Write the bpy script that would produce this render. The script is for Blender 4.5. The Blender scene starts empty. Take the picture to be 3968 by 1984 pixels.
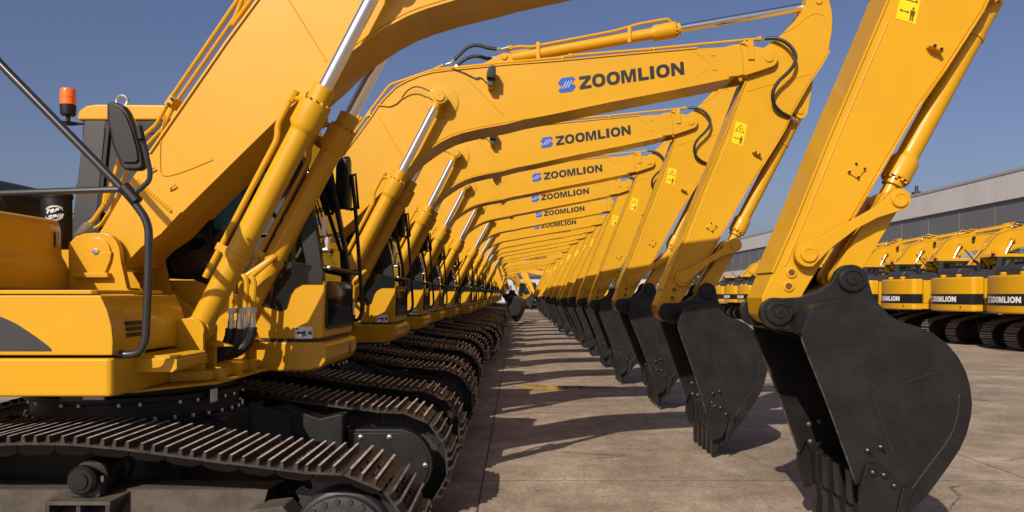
import bpy, bmesh, math, random
from mathutils import Vector, Matrix
random.seed(7)
R = math.radians
C = bpy.context.scene.collection
SC = bpy.context.scene

# ---------------------------------------------------------------- camera, sky, sun, exposure
cam = bpy.data.cameras.new('camera')
cam.sensor_width = 36.0
cam.lens = 27.58
cam.shift_x = -0.00466
cam.shift_y = 0.0373
cam.clip_start = 0.05
cam.clip_end = 3000
co = bpy.data.objects.new('camera', cam)
C.objects.link(co)
co.location = (0, 0, 1.7)
co.rotation_euler = (R(90), 0, 0)
SC.camera = co

SUN_DIR = Vector((0.60, 1.35, -1.0)).normalized()      # the way the light travels
ELEV = math.asin(-SUN_DIR.z)
AZ = math.atan2(-SUN_DIR.x, -SUN_DIR.y)                  # compass bearing of the sun, from +Y towards +X
w = bpy.data.worlds.new('World')
SC.world = w
w.use_nodes = True
nt = w.node_tree
bg = nt.nodes['Background']
sky = nt.nodes.new('ShaderNodeTexSky')
sky.sky_type = 'NISHITA'
sky.sun_disc = False
sky.sun_elevation = ELEV
sky.sun_rotation = AZ
sky.altitude = 50
sky.air_density = 1.0
sky.dust_density = 2.6
sky.ozone_density = 2.5
tint = nt.nodes.new('ShaderNodeMix')
tint.data_type = 'RGBA'; tint.blend_type = 'MULTIPLY'
tint.inputs[0].default_value = 1.0
tint.inputs[7].default_value = (1.22, 1.12, 1.31, 1)
nt.links.new(sky.outputs[0], tint.inputs[6])
nt.links.new(tint.outputs[2], bg.inputs[0])
bg.inputs[1].default_value = 0.061
sl = bpy.data.lights.new('sun', 'SUN')
sl.energy = 5.0
sl.angle = R(0.5)
sl.color = (1.0, 0.90, 0.76)
so = bpy.data.objects.new('sun', sl)
C.objects.link(so)
so.rotation_euler = SUN_DIR.to_track_quat('-Z', 'Y').to_euler()
so.location = (-20, -40, 40)
SC.view_settings.view_transform = 'Standard'
SC.view_settings.look = 'None'
SC.view_settings.gamma = 1
SC.view_settings.exposure = 0.0

# ---------------------------------------------------------------- materials
def mat(name, col, rough=0.5, metal=0.0, coat=0.0, var=0.0, vscale=6.0, bump=0.0, bscale=60.0, spec=0.5, col2=None, objrand=0.0):
    m = bpy.data.materials.new(name)
    m.use_nodes = True
    n = m.node_tree.nodes
    L = m.node_tree.links
    p = n['Principled BSDF']
    p.inputs['Base Color'].default_value = (*col, 1)
    p.inputs['Roughness'].default_value = rough
    p.inputs['Metallic'].default_value = metal
    p.inputs['Coat Weight'].default_value = coat
    p.inputs['Coat Roughness'].default_value = 0.07
    p.inputs['Specular IOR Level'].default_value = spec
    if var or bump:
        tc = n.new('ShaderNodeTexCoord')
        vec = tc.outputs['Object']
        if objrand:
            oi = n.new('ShaderNodeObjectInfo')
            ad = n.new('ShaderNodeVectorMath'); ad.operation = 'MULTIPLY_ADD'
            L.new(oi.outputs['Random'], ad.inputs[0])
            ad.inputs[1].default_value = (37, 53, 29)
            L.new(tc.outputs['Object'], ad.inputs[2])
            vec = ad.outputs[0]
    if var:
        no = n.new('ShaderNodeTexNoise')
        no.inputs['Scale'].default_value = vscale
        no.inputs['Detail'].default_value = 8
        no.inputs['Roughness'].default_value = 0.65
        L.new(vec, no.inputs['Vector'])
        mx = n.new('ShaderNodeMix'); mx.data_type = 'RGBA'
        c2 = col2 or tuple(c * (1 - var) for c in col)
        mx.inputs[6].default_value = (*col, 1)
        mx.inputs[7].default_value = (*c2, 1)
        rp = n.new('ShaderNodeValToRGB')
        rp.color_ramp.elements[0].position = 0.42
        rp.color_ramp.elements[1].position = 0.68
        L.new(no.outputs['Fac'], rp.inputs[0])
        L.new(rp.outputs[0], mx.inputs[0])
        L.new(mx.outputs[2], p.inputs['Base Color'])
        mr = n.new('ShaderNodeMapRange')
        mr.inputs['To Min'].default_value = max(0.02, rough - 0.06)
        mr.inputs['To Max'].default_value = rough + 0.1
        L.new(no.outputs['Fac'], mr.inputs['Value'])
        L.new(mr.outputs[0], p.inputs['Roughness'])
    if bump:
        nb = n.new('ShaderNodeTexNoise')
        nb.inputs['Scale'].default_value = bscale
        nb.inputs['Detail'].default_value = 3
        L.new(vec, nb.inputs['Vector'])
        bp = n.new('ShaderNodeBump')
        bp.inputs['Strength'].default_value = bump
        bp.inputs['Distance'].default_value = 0.01
        L.new(nb.outputs['Fac'], bp.inputs['Height'])
        L.new(bp.outputs[0], p.inputs['Normal'])
    return m

YEL = mat('yellow_paint', (0.585, 0.302, 0.0062), 0.40, spec=0.30, coat=0.22, var=0.07, vscale=1.6, bump=0.07, bscale=5, objrand=1)
BLK = mat('black_paint', (0.0088, 0.0083, 0.0084), 0.38, spec=0.36, coat=0.08, var=0.35, vscale=5, bump=0.12, bscale=14, col2=(0.0165, 0.015, 0.014), objrand=1)
GRY = mat('charcoal_paint', (0.032, 0.031, 0.034), 0.42, var=0.2, vscale=4, bump=0.03)
PLA = mat('black_plastic', (0.010, 0.010, 0.011), 0.50, spec=0.35)
RUB = mat('black_rubber', (0.010, 0.010, 0.010), 0.42, bump=0.3, bscale=120)
CHR = mat('chrome', (0.85, 0.85, 0.86), 0.20, 1.0)
STL = mat('zinc_steel', (0.60, 0.60, 0.60), 0.32, 1.0)
TRK = mat('track_steel', (0.046, 0.036, 0.029), 0.52, 0.25, var=0.5, vscale=14, col2=(0.018, 0.016, 0.015), bump=0.25, bscale=70)
WRN = mat('worn_steel', (0.58, 0.53, 0.49), 0.38, 0.15, var=0.6, vscale=14, col2=(0.30, 0.19, 0.13), bump=0.2, bscale=90)
UND = mat('undercarriage_black', (0.009, 0.0087, 0.009), 0.5, spec=0.35, var=0.3, vscale=8, col2=(0.016, 0.0145, 0.013), bump=0.08)
DUS = mat('dusty_paint', (0.078, 0.063, 0.048), 0.8, var=0.6, vscale=9, col2=(0.040, 0.033, 0.026), bump=0.2, bscale=90)
WHT = mat('white_label', (0.72, 0.72, 0.72), 0.45)
LTR = mat('black_lettering', (0.014, 0.014, 0.016), 0.4)
BLU = mat('blue_lettering', (0.018, 0.085, 0.42), 0.4)
WYE = mat('warning_yellow', (0.86, 0.56, 0.0), 0.45)
INK = mat('sign_ink', (0.10, 0.060, 0.004), 0.5)
RST = mat('rust', (0.16, 0.055, 0.02), 0.8, var=0.5, vscale=60)
ORA = mat('orange_lens', (0.95, 0.17, 0.006), 0.25, coat=0.3)
RED = mat('red_reflector', (0.5, 0.02, 0.015), 0.3)
MIR = mat('mirror_glass', (0.75, 0.75, 0.75), 0.03, 1.0)
SEA = mat('seat_fabric', (0.03, 0.03, 0.032), 0.85)

def glass_mat():
    m = bpy.data.materials.new('tinted_glass')
    m.use_nodes = True
    n = m.node_tree.nodes; L = m.node_tree.links
    n.clear()
    out = n.new('ShaderNodeOutputMaterial')
    tr = n.new('ShaderNodeBsdfTransparent'); tr.inputs[0].default_value = (0.42, 0.50, 0.48, 1)
    gl = n.new('ShaderNodeBsdfGlossy'); gl.inputs[0].default_value = (0.9, 0.95, 0.93, 1); gl.inputs['Roughness'].default_value = 0.02
    fr = n.new('ShaderNodeFresnel'); fr.inputs[0].default_value = 1.75
    mx = n.new('ShaderNodeMixShader')
    L.new(fr.outputs[0], mx.inputs[0]); L.new(tr.outputs[0], mx.inputs[1]); L.new(gl.outputs[0], mx.inputs[2])
    L.new(mx.outputs[0], out.inputs[0])
    return m
RAI = mat('rail_paint', (0.022, 0.022, 0.024), 0.24, coat=0.4, spec=0.6)
GLS = glass_mat()
BLG = mat('black_weld', (0.02, 0.02, 0.02), 0.22, coat=0.4)
WLD = mat('scuffed_edge', (0.085, 0.08, 0.075), 0.35, 0.4, var=0.7, vscale=22, col2=(0.015, 0.014, 0.013))
BG = mat('dark_glass', (0.012, 0.014, 0.014), 0.04, spec=0.6)

# ---------------------------------------------------------------- mesh helpers
def fillet(pts, rad, n=5):
    P = [Vector(p) for p in pts]
    out = [P[0]]
    for i in range(1, len(P) - 1):
        a, b, c = P[i - 1], P[i], P[i + 1]
        d1 = (a - b); d2 = (c - b)
        r = min(rad, d1.length * 0.45, d2.length * 0.45)
        p = b + d1.normalized() * r
        q = b + d2.normalized() * r
        for k in range(n + 1):
            t = k / n
            out.append((1 - t) ** 2 * p + 2 * t * (1 - t) * b + t * t * q)
    out.append(P[-1])
    return out

def smooth_path(pts, n=5):
    P = [Vector(p) for p in pts]
    Q = [P[0] * 2 - P[1]] + P + [P[-1] * 2 - P[-2]]
    out = []
    for i in range(1, len(Q) - 2):
        a, b, c, d = Q[i - 1], Q[i], Q[i + 1], Q[i + 2]
        for k in range(n):
            t = k / n
            out.append(0.5 * ((2 * b) + (c - a) * t + (2 * a - 5 * b + 4 * c - d) * t * t + (3 * b - a - 3 * c + d) * t ** 3))
    out.append(P[-1])
    return out

class MB:
    def __init__(self):
        self.bm = bmesh.new()
        self.mats = []
    def mi(self, m):
        if m not in self.mats:
            self.mats.append(m)
        return self.mats.index(m)
    def merge(self, b2, m, mfun=None):
        i = self.mi(m)
        for f in b2.faces:
            f.material_index = i
        if mfun:
            for f in b2.faces:
                mm = mfun(f)
                if mm is not None:
                    f.material_index = self.mi(mm)
        bmesh.ops.recalc_face_normals(b2, faces=b2.faces[:])
        me = bpy.data.meshes.new('tmp')
        b2.to_mesh(me); b2.free()
        self.bm.from_mesh(me)
        bpy.data.meshes.remove(me)
    def prism(self, poly, lo, hi, m, bevel=0.0, axis='y', seg=2, mfun=None):
        """extrude a 2D outline along an axis: y -> outline in XZ, x -> outline in YZ, z -> outline in XY"""
        b = bmesh.new()
        def v(p, t):
            if axis == 'y': return (p[0], t, p[1])
            if axis == 'x': return (t, p[0], p[1])
            return (p[0], p[1], t)
        A = [b.verts.new(v(p, lo)) for p in poly]
        B = [b.verts.new(v(p, hi)) for p in poly]
        n = len(poly)
        b.faces.new(A); b.faces.new(B[::-1])
        for i in range(n):
            j = (i + 1) % n
            b.faces.new((A[j], A[i], B[i], B[j]))
        bmesh.ops.recalc_face_normals(b, faces=b.faces[:])
        if bevel:
            es = [e for e in b.edges if len(e.link_faces) == 2 and e.calc_face_angle(0) > R(28)]
            bmesh.ops.bevel(b, geom=es, offset=bevel, segments=seg, affect='EDGES', profile=0.5, clamp_overlap=True)
        self.merge(b, m, mfun)
        return self
    def box(self, x0, x1, y0, y1, z0, z1, m, bevel=0.0, seg=2, mfun=None):
        return self.prism([(x0, z0), (x1, z0), (x1, z1), (x0, z1)], y0, y1, m, bevel, 'y', seg, mfun)
    def tube(self, pts, r, m, n=10, cap=True):
        P = [Vector(p) for p in pts]
        b = bmesh.new()
        rings = []
        T = (P[1] - P[0]).normalized()
        N = T.orthogonal().normalized()
        for i, p in enumerate(P):
            if i == 0: t = P[1] - P[0]
            elif i == len(P) - 1: t = P[-1] - P[-2]
            else: t = (P[i + 1] - P[i]).normalized() + (P[i] - P[i - 1]).normalized()
            t.normalize()
            N = (N - t * N.dot(t)).normalized()
            Bn = t.cross(N)
            rr = r[i] if isinstance(r, (list, tuple)) else r
            rings.append([b.verts.new(p + (N * math.cos(a) + Bn * math.sin(a)) * rr) for a in [2 * math.pi * k / n for k in range(n)]])
        for i in range(len(rings) - 1):
            for k in range(n):
                j = (k + 1) % n
                b.faces.new((rings[i][k], rings[i][j], rings[i + 1][j], rings[i + 1][k]))
        if cap:
            b.faces.new(rings[0][::-1]); b.faces.new(rings[-1])
        self.merge(b, m)
        return self
    def cyl(self, p0, p1, r, m, n=24, r1=None):
        return self.tube([p0, p1], [r, r if r1 is None else r1], m, n)
    def lathe(self, p0, axis, prof, m, n=28):
        """prof: list of (distance along the axis, radius)"""
        a = Vector(axis).normalized(); p0 = Vector(p0)
        N = a.orthogonal().normalized(); Bn = a.cross(N)
        b = bmesh.new(); rings = []
        for d, r in prof:
            rings.append([b.verts.new(p0 + a * d + (N * math.cos(t) + Bn * math.sin(t)) * max(r, 1e-4)) for t in [2 * math.pi * k / n for k in range(n)]])
        for i in range(len(rings) - 1):
            for k in range(n):
                j = (k + 1) % n
                b.faces.new((rings[i][k], rings[i][j], rings[i + 1][j], rings[i + 1][k]))
        b.faces.new(rings[0][::-1]); b.faces.new(rings[-1])
        self.merge(b, m)
        return self
    def strip(self, path, th, y0, y1, m, side=1):
        """a plate of a given thickness bent along a path in XZ"""
        P = [Vector((p[0], p[1])) for p in path]
        off = []
        for i, p in enumerate(P):
            if i == 0: t = P[1] - P[0]
            elif i == len(P) - 1: t = P[-1] - P[-2]
            else: t = (P[i + 1] - P[i]).normalized() + (P[i] - P[i - 1]).normalized()
            t.normalize()
            off.append(p + Vector((-t.y, t.x)) * th * side)
        b = bmesh.new()
        rows = []
        for p, q in zip(P, off):
            rows.append([b.verts.new((p.x, y0, p.y)), b.verts.new((q.x, y0, q.y)), b.verts.new((q.x, y1, q.y)), b.verts.new((p.x, y1, p.y))])
        for i in range(len(rows) - 1):
            for k in range(4):
                j = (k + 1) % 4
                b.faces.new((rows[i][k], rows[i][j], rows[i + 1][j], rows[i + 1][k]))
        b.faces.new(rows[0][::-1]); b.faces.new(rows[-1])
        self.merge(b, m)
        return self
    def build(self, name, parent=None, ang=32):
        me = bpy.data.meshes.new(name)
        self.bm.to_mesh(me); self.bm.free()
        for m in self.mats:
            me.materials.append(m)
        me.shade_smooth() if hasattr(me, 'shade_smooth') else None
        me.set_sharp_from_angle(angle=R(ang))
        o = bpy.data.objects.new(name, me)
        C.objects.link(o)
        if parent:
            o.parent = parent
        return o

def circle(cx, cz, r, n=24, a0=0, a1=360):
    full = abs(a1 - a0) >= 360
    k = n if full else n + 1
    return [(cx + r * math.cos(R(a0 + (a1 - a0) * i / n)), cz + r * math.sin(R(a0 + (a1 - a0) * i / n))) for i in range(k)]

def link_outline(p, q, rp, rq, n=14):
    """two discs and the straight plate between them"""
    p = Vector(p); q = Vector(q); d = (q - p).normalized()
    a = math.degrees(math.atan2(d.y, d.x))
    return circle(p.x, p.y, rp, n, a + 90, a + 270) + circle(q.x, q.y, rq, n, a - 90, a + 90)

def tag(o, label=None, cat=None, group=None, kind=None):
    if label: o['label'] = label
    if cat: o['category'] = cat
    if group: o['group'] = group
    if kind: o['kind'] = kind
    return o

def empty(name, loc=(0, 0, 0), rz=0.0):
    o = bpy.data.objects.new(name, None)
    o.empty_display_size = 0.3
    o.location = loc
    o.rotation_euler = (0, 0, rz)
    C.objects.link(o)
    return o

# a photo point (full resolution) at a given distance -> metres across and up, in the excavator's own frame
F, VX, VY, EYE = 3039.5, 2002.5, 1140.0, 1.7
def S(x, y, d):
    return ((x - VX) * d / F, EYE - (y - VY) * d / F)
def zone(x0, y0, s, d):
    return lambda x, y, d=d: S(x0 + x / s, y0 + y / s, d)
ZA = zone(1350, 50, 2.146, 8.34)
ZB = zone(1900, 0, 2.146, 8.34)
ZC = zone(2600, 0, 2.453, 8.34)
ZD = zone(1300, 450, 3.434, 8.34)
ZE = zone(2500, 500, 2.862, 8.41)
ZF = zone(2500, 900, 2.862, 8.41)
HW = 0.24      # half width of the boom
AW = 0.17      # half width of the arm

# ---------------------------------------------------------------- lettering
def letter(ch, x, wd, h):
    s = 0.29 * h
    if ch == 'Z':
        return [[(x, h), (x + wd, h), (x + wd, h - s * .85), (x + wd * .42, s * .85), (x + wd, s * .85), (x + wd, 0), (x, 0), (x, s * .8), (x + wd * .58, h - s * .85), (x, h - s * .85)]]
    if ch == 'L':
        return [[(x, 0), (x + wd, 0), (x + wd, s * .85), (x + s, s * .85), (x + s, h), (x, h)]]
    if ch == 'I':
        return [[(x, 0), (x + wd, 0), (x + wd, h), (x, h)]]
    if ch == 'N':
        return [[(x, 0), (x + s * .95, 0), (x + s * .95, h * .58), (x + wd - s * .95, 0), (x + wd, 0), (x + wd, h), (x + wd - s * .95, h), (x + wd - s * .95, h * .42), (x + s * .95, h), (x, h)]]
    if ch == 'M':
        c = x + wd / 2
        return [[(x, 0), (x + s * .85, 0), (x + s * .85, h * .68), (c - s * .38, 0), (c + s * .38, 0), (x + wd - s * .85, h * .68), (x + wd - s * .85, 0), (x + wd, 0), (x + wd, h), (x + wd - s * 1.25, h), (c, h * .36), (x + s * 1.25, h), (x, h)]]
    if ch == 'T':
        c = x + wd / 2
        return [[(c - s / 2, 0), (c + s / 2, 0), (c + s / 2, h - s), (x + wd, h - s), (x + wd, h), (x, h), (x, h - s), (c - s / 2, h - s)]]
    if ch == 'O':
        n = 26; out = []
        o = []; i = []
        for k in range(n):
            a = 2 * math.pi * k / n
            ca, sa = math.cos(a), math.sin(a)
            f = lambda v, e: math.copysign(abs(v) ** e, v)
            o.append((x + wd / 2 + f(ca, .86) * wd / 2, h / 2 + f(sa, .86) * h * .515))
            i.append((x + wd / 2 + f(ca, .9) * (wd / 2 - s * .98), h / 2 + f(sa, .9) * (h * .515 - s * .82)))
        for k in range(n):
            j = (k + 1) % n
            out.append([o[k], o[j], i[j], i[k]])
        return out
    return []

WORD = [('Z', 0, 98), ('O', 106, 112), ('O', 228, 112), ('M', 350, 124), ('L', 493, 88), ('I', 592, 36), ('O', 644, 114), ('N', 770, 108)]

def lettering(place, parent, m, emblem_mat=None, stripe_mat=None, h=108.0):
    """place(u, v, depth) -> point; u, v run along and up the word, 878 long and 108 high"""
    mb = MB(); b = bmesh.new()
    for ch, x, wd in WORD:
        for poly in letter(ch, x, wd, h):
            A = [b.verts.new(place(p[0], p[1], 0)) for p in poly]
            B = [b.verts.new(place(p[0], p[1], 1)) for p in poly]
            b.faces.new(B)
            for i in range(len(A)):
                j = (i + 1) % len(A)
                b.faces.new((A[i], A[j], B[j], B[i]))
    mb.merge(b, m)
    o = mb.build('lettering', parent)
    e = None
    if emblem_mat:
        mb = MB(); b = bmesh.new()
        def face(poly, d0, d1):
            A = [b.verts.new(place(p[0], p[1], d0)) for p in poly]
            B = [b.verts.new(place(p[0], p[1], d1)) for p in poly]
            b.faces.new(B)
            for i in range(len(A)):
                j = (i + 1) % len(A)
                b.faces.new((A[i], A[j], B[j], B[i]))
        # a Z folded out of two six-sided flags
        X0 = -182
        pts = [(2, 84), (34, 122), (132, 122), (150, 98), (108, 62), (128, 62), (152, 38), (118, 0), (20, 0), (0, 24), (44, 60), (22, 60)]
        face([(X0 + p[0], p[1] - 6) for p in pts], 0, 1)
        mb.merge(b, emblem_mat)
        b = bmesh.new()
        for k in range(3):
            x = X0 + 32 + k * 24
            y0 = 26 + k * 2
            face([(x, y0), (x + 5, y0), (x + 43, y0 + 58), (x + 38, y0 + 58)], 1, 1.5)
        mb.merge(b, stripe_mat)
        e = mb.build('emblem', parent)
    return o, e

# ---------------------------------------------------------------- the excavator
PIN_FOOT = (-2.65, 1.97)
PIN_ARM = ZC(930, 552)
HINGE = (1.612, 1.51)
PIN_LINK = ZF(420, 510, 8.33)
PIN_TIP = ZF(1000, 140, 8.33)
PIN_BUCKET = ZF(687, 663, 8.34)
ROD_EYE = (-0.80, 3.757)
CYL_FOOT = (-1.99, 1.48)

def BK(x, y, d=4.78):
    X, Z = S(2300 + x / 1.3088, 1000 + y / 1.3088, d)
    return (HINGE[0] + (X - 1.682) / 1.13, Z - 0.07)

def make_track(root, yc, inner):
    """yc: middle of the track; inner: +1 when the inside of the track lies towards +Y"""
    mb = MB()
    sx, sz, sr = -0.90, 0.43, 0.34
    ix, iz, ir = -4.05, 0.42, 0.33
    path = []
    for a in range(100, -91, -6):
        path.append((sx + sr * math.cos(R(a)), sz + sr * math.sin(R(a))))
    for k in range(1, 30):
        t = k / 30
        path.append((sx + (ix - sx) * t, 0.09))
    for a in range(270, 79, -6):
        path.append((ix + ir * math.cos(R(a)), iz + ir * math.sin(R(a))))
    top = [(-3.75, .83), (-3.5, .885), (-3.3, .915), (-3.05, .912), (-2.7, .908), (-2.4, .918), (-2.18, .915), (-1.95, .893), (-1.76, .868), (-1.55, .84), (-1.37, .815), (-1.15, .788)]
    path += top
    path.append(path[0])
    P = [Vector(p) for p in path]
    L = [0]
    for i in range(1, len(P)):
        L.append(L[-1] + (P[i] - P[i - 1]).length)
    def at(s):
        s %= L[-1]
        for i in range(1, len(L)):
            if L[i] >= s:
                return P[i - 1].lerp(P[i], (s - L[i - 1]) / max(1e-9, L[i] - L[i - 1]))
    n = round(L[-1] / 0.19)
    pitch = L[-1] / n
    prof = [(-.097, .040), (.099, .040), (.103, .047), (.075, .051), (.066, .053), (.061, .086), (.048, .086), (.044, .053), (.0, .052), (-.006, .053), (-.011, .086), (-.024, .086), (-.028, .053), (-.064, .052), (-.070, .053), (-.073, .086), (-.086, .086), (-.090, .053), (-.100, .046)]
    worn = {5, 10, 15}
    for k in range(n):
        a = at(k * pitch - .09); b = at(k * pitch + .09); c = (a + b) / 2
        t = (b - a).normalized()
        o = Vector((-t.y, t.x))              # outwards
        jig = random.uniform(-.0025, .0025)
        w2 = lambda p: (c.x + t.x * p[0] + o.x * (p[1] + jig), c.y + t.y * p[0] + o.y * (p[1] + jig))
        bm2 = bmesh.new()
        A = [bm2.verts.new((w2(p)[0], yc - .30, w2(p)[1])) for p in prof]
        B = [bm2.verts.new((w2(p)[0], yc + .30, w2(p)[1])) for p in prof]
        m1 = mb.mi(TRK); m2 = mb.mi(WRN)
        bm2.faces.new(A); bm2.faces.new(B[::-1])
        for i in range(len(prof)):
            j = (i + 1) % len(prof)
            f = bm2.faces.new((A[j], A[i], B[i], B[j]))
            f.tag = i in worn
        mb.merge(bm2, TRK, lambda f: WRN if f.tag else None)
        for s in (-1, 1):
            mb.prism([w2(p) for p in [(-.093, -.03), (-.05, -.048), (.05, -.048), (.093, -.03), (.093, .03), (.06, .0395), (-.06, .0395), (-.093, .03)]], yc + s * .085 - .022, yc + s * .085 + .022, UND)
            for tt in (-.045, .022):
                for yy in (.055, .115):
                    mb.prism([w2(p) for p in [(tt - .011, .052), (tt + .011, .052), (tt + .009, .066), (tt - .009, .066)]], yc + s * yy - .012, yc + s * yy + .012, TRK)
    trk = mb.build('track', root, 30)
    # sprocket with its bolt ring and hub
    mb = MB()
    teeth = []
    for k in range(21):
        a = 360 * k / 21
        teeth += [(sx + .305 * math.cos(R(a - 5.2)), sz + .305 * math.sin(R(a - 5.2))), (sx + .352 * math.cos(R(a - 2.2)), sz + .352 * math.sin(R(a - 2.2))),
                  (sx + .352 * math.cos(R(a + 2.2)), sz + .352 * math.sin(R(a + 2.2))), (sx + .305 * math.cos(R(a + 5.2)), sz + .305 * math.sin(R(a + 5.2)))]
    mb.prism(teeth, yc - .03, yc + .03, GRY, .004)
    o = -inner
    mb.lathe((sx, yc + o * .02, sz), (0, o, 0), [(0, .275), (.05, .27), (.09, .255), (.10, .24), (.13, .232), (.14, .18)], GRY)
    mb.lathe((sx, yc + o * .14, sz), (0, o, 0), [(0, .18), (.05, .175), (.09, .15), (.10, .09), (.105, 0)], DUS)
    for k in range(20):
        a = R(18 * k + 5)
        mb.cyl((sx + .212 * math.cos(a), yc + o * .125, sz + .212 * math.sin(a)), (sx + .212 * math.cos(a), yc + o * .165, sz + .212 * math.sin(a)), .016, GRY, 6)
    mb.build('sprocket', trk)
    # front idler wheel
    mb = MB()
    mb.lathe((ix, yc - .13, iz), (0, 1, 0), [(0, .1), (.02, .27), (.06, .30), (.07, .325), (.19, .325), (.2, .30), (.24, .27), (.26, .1)], UND)
    mb.build('idler', trk)
    # carrier rollers on their channel brackets
    for rx in (-2.18, -3.35):
        rz = .765
        mb = MB()
        mb.lathe((rx, yc - .20, rz), (0, 1, 0), [(0, .035), (.01, .05), (.05, .055), (.055, .085), (.07, .092), (.13, .092), (.14, .075), (.26, .075), (.27, .092), (.33, .092), (.34, .05)], UND)
        mb.lathe((rx, yc + o * .20, rz), (0, o, 0), [(0, .074), (.03, .073), (.045, .06), (.0455, .042), (.055, .04), (.056, .01)], BLK)
        mb.box(rx - .075, rx + .075, yc + min(o * .12, o * .20), yc + max(o * .12, o * .20), .675, .745, GRY, .006)
        for s in (-1, 1):
            mb.cyl((rx + s * .062, yc + o * .16, .745), (rx + s * .062, yc + o * .16, .775), .014, STL, 6)
        mb.build('carrier_roller', trk)
    # frame with a sloping dusty outer deck
    mb = MB()
    y = lambda v: yc + o * v
    sec = [(y(-.24), .66), (y(.05), .68), (y(.27), .50), (y(.27), .30), (y(.18), .22), (y(-.2), .22), (y(-.24), .3)]
    mb.prism(sec, -3.75, -1.30, UND, .012, 'x', 2, lambda f: DUS if f.normal.z > .5 else None)
    # side guard plate in front of the sprocket
    mb.prism([(-1.30, .30), (-1.12, .38), (-1.08, .52), (-1.17, .64), (-1.34, .62)], *sorted((y(.05), y(.24))), DUS, .01)
    for rx in (-2.18, -3.35):
        for s in (-1, 1):
            mb.box(rx + s * .15 - .012, rx + s * .15 + .012, *sorted((y(-.12), y(.27))), .46, .66, GRY, .004)
        mb.box(rx - .165, rx + .165, *sorted((y(-.12), y(.272))), .652, .672, DUS, .004)
        mb.box(rx - .010, rx + .010, *sorted((y(.1), y(.26))), .46, .651, GRY)
    for k in range(7):
        mb.lathe((-3.45 + k * .34, yc - .2, .20), (0, 1, 0), [(0, .06), (.02, .085), (.1, .085), (.12, .07), (.28, .07), (.3, .085), (.38, .085), (.4, .06)], UND, 16)
    mb.build('track_frame', trk)
    # motor cover on the inside of the sprocket
    mb = MB()
    i2 = inner
    yy = sorted((yc + i2 * .30, yc + i2 * .42))
    arc = circle(sx + .02, .45, .262, 22, -95, 90)
    mb.prism(arc + [(-1.24, .712), (-1.24, .19)], yy[0], yy[1], UND, .012)
    rim = yc + i2 * .42
    oy = sorted((rim, rim + i2 * .012))
    arc2 = circle(sx + .02, .45, .236, 22, -95, 90)
    mb.prism(arc2 + [(-1.20, .686), (-1.20, .21)], oy[0], oy[1], UND, .006)
    for bx, bz in ((-1.14, .655), (-.93, .655), (-.67, .45), (-1.14, .25)):
        mb.lathe((bx, rim + i2 * .012, bz), (0, i2, 0), [(0, .022), (.004, .022), (.005, .013), (.016, .013), (.018, .008)], STL, 12)
    mb.build('motor_cover', trk)
    return trk

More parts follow.
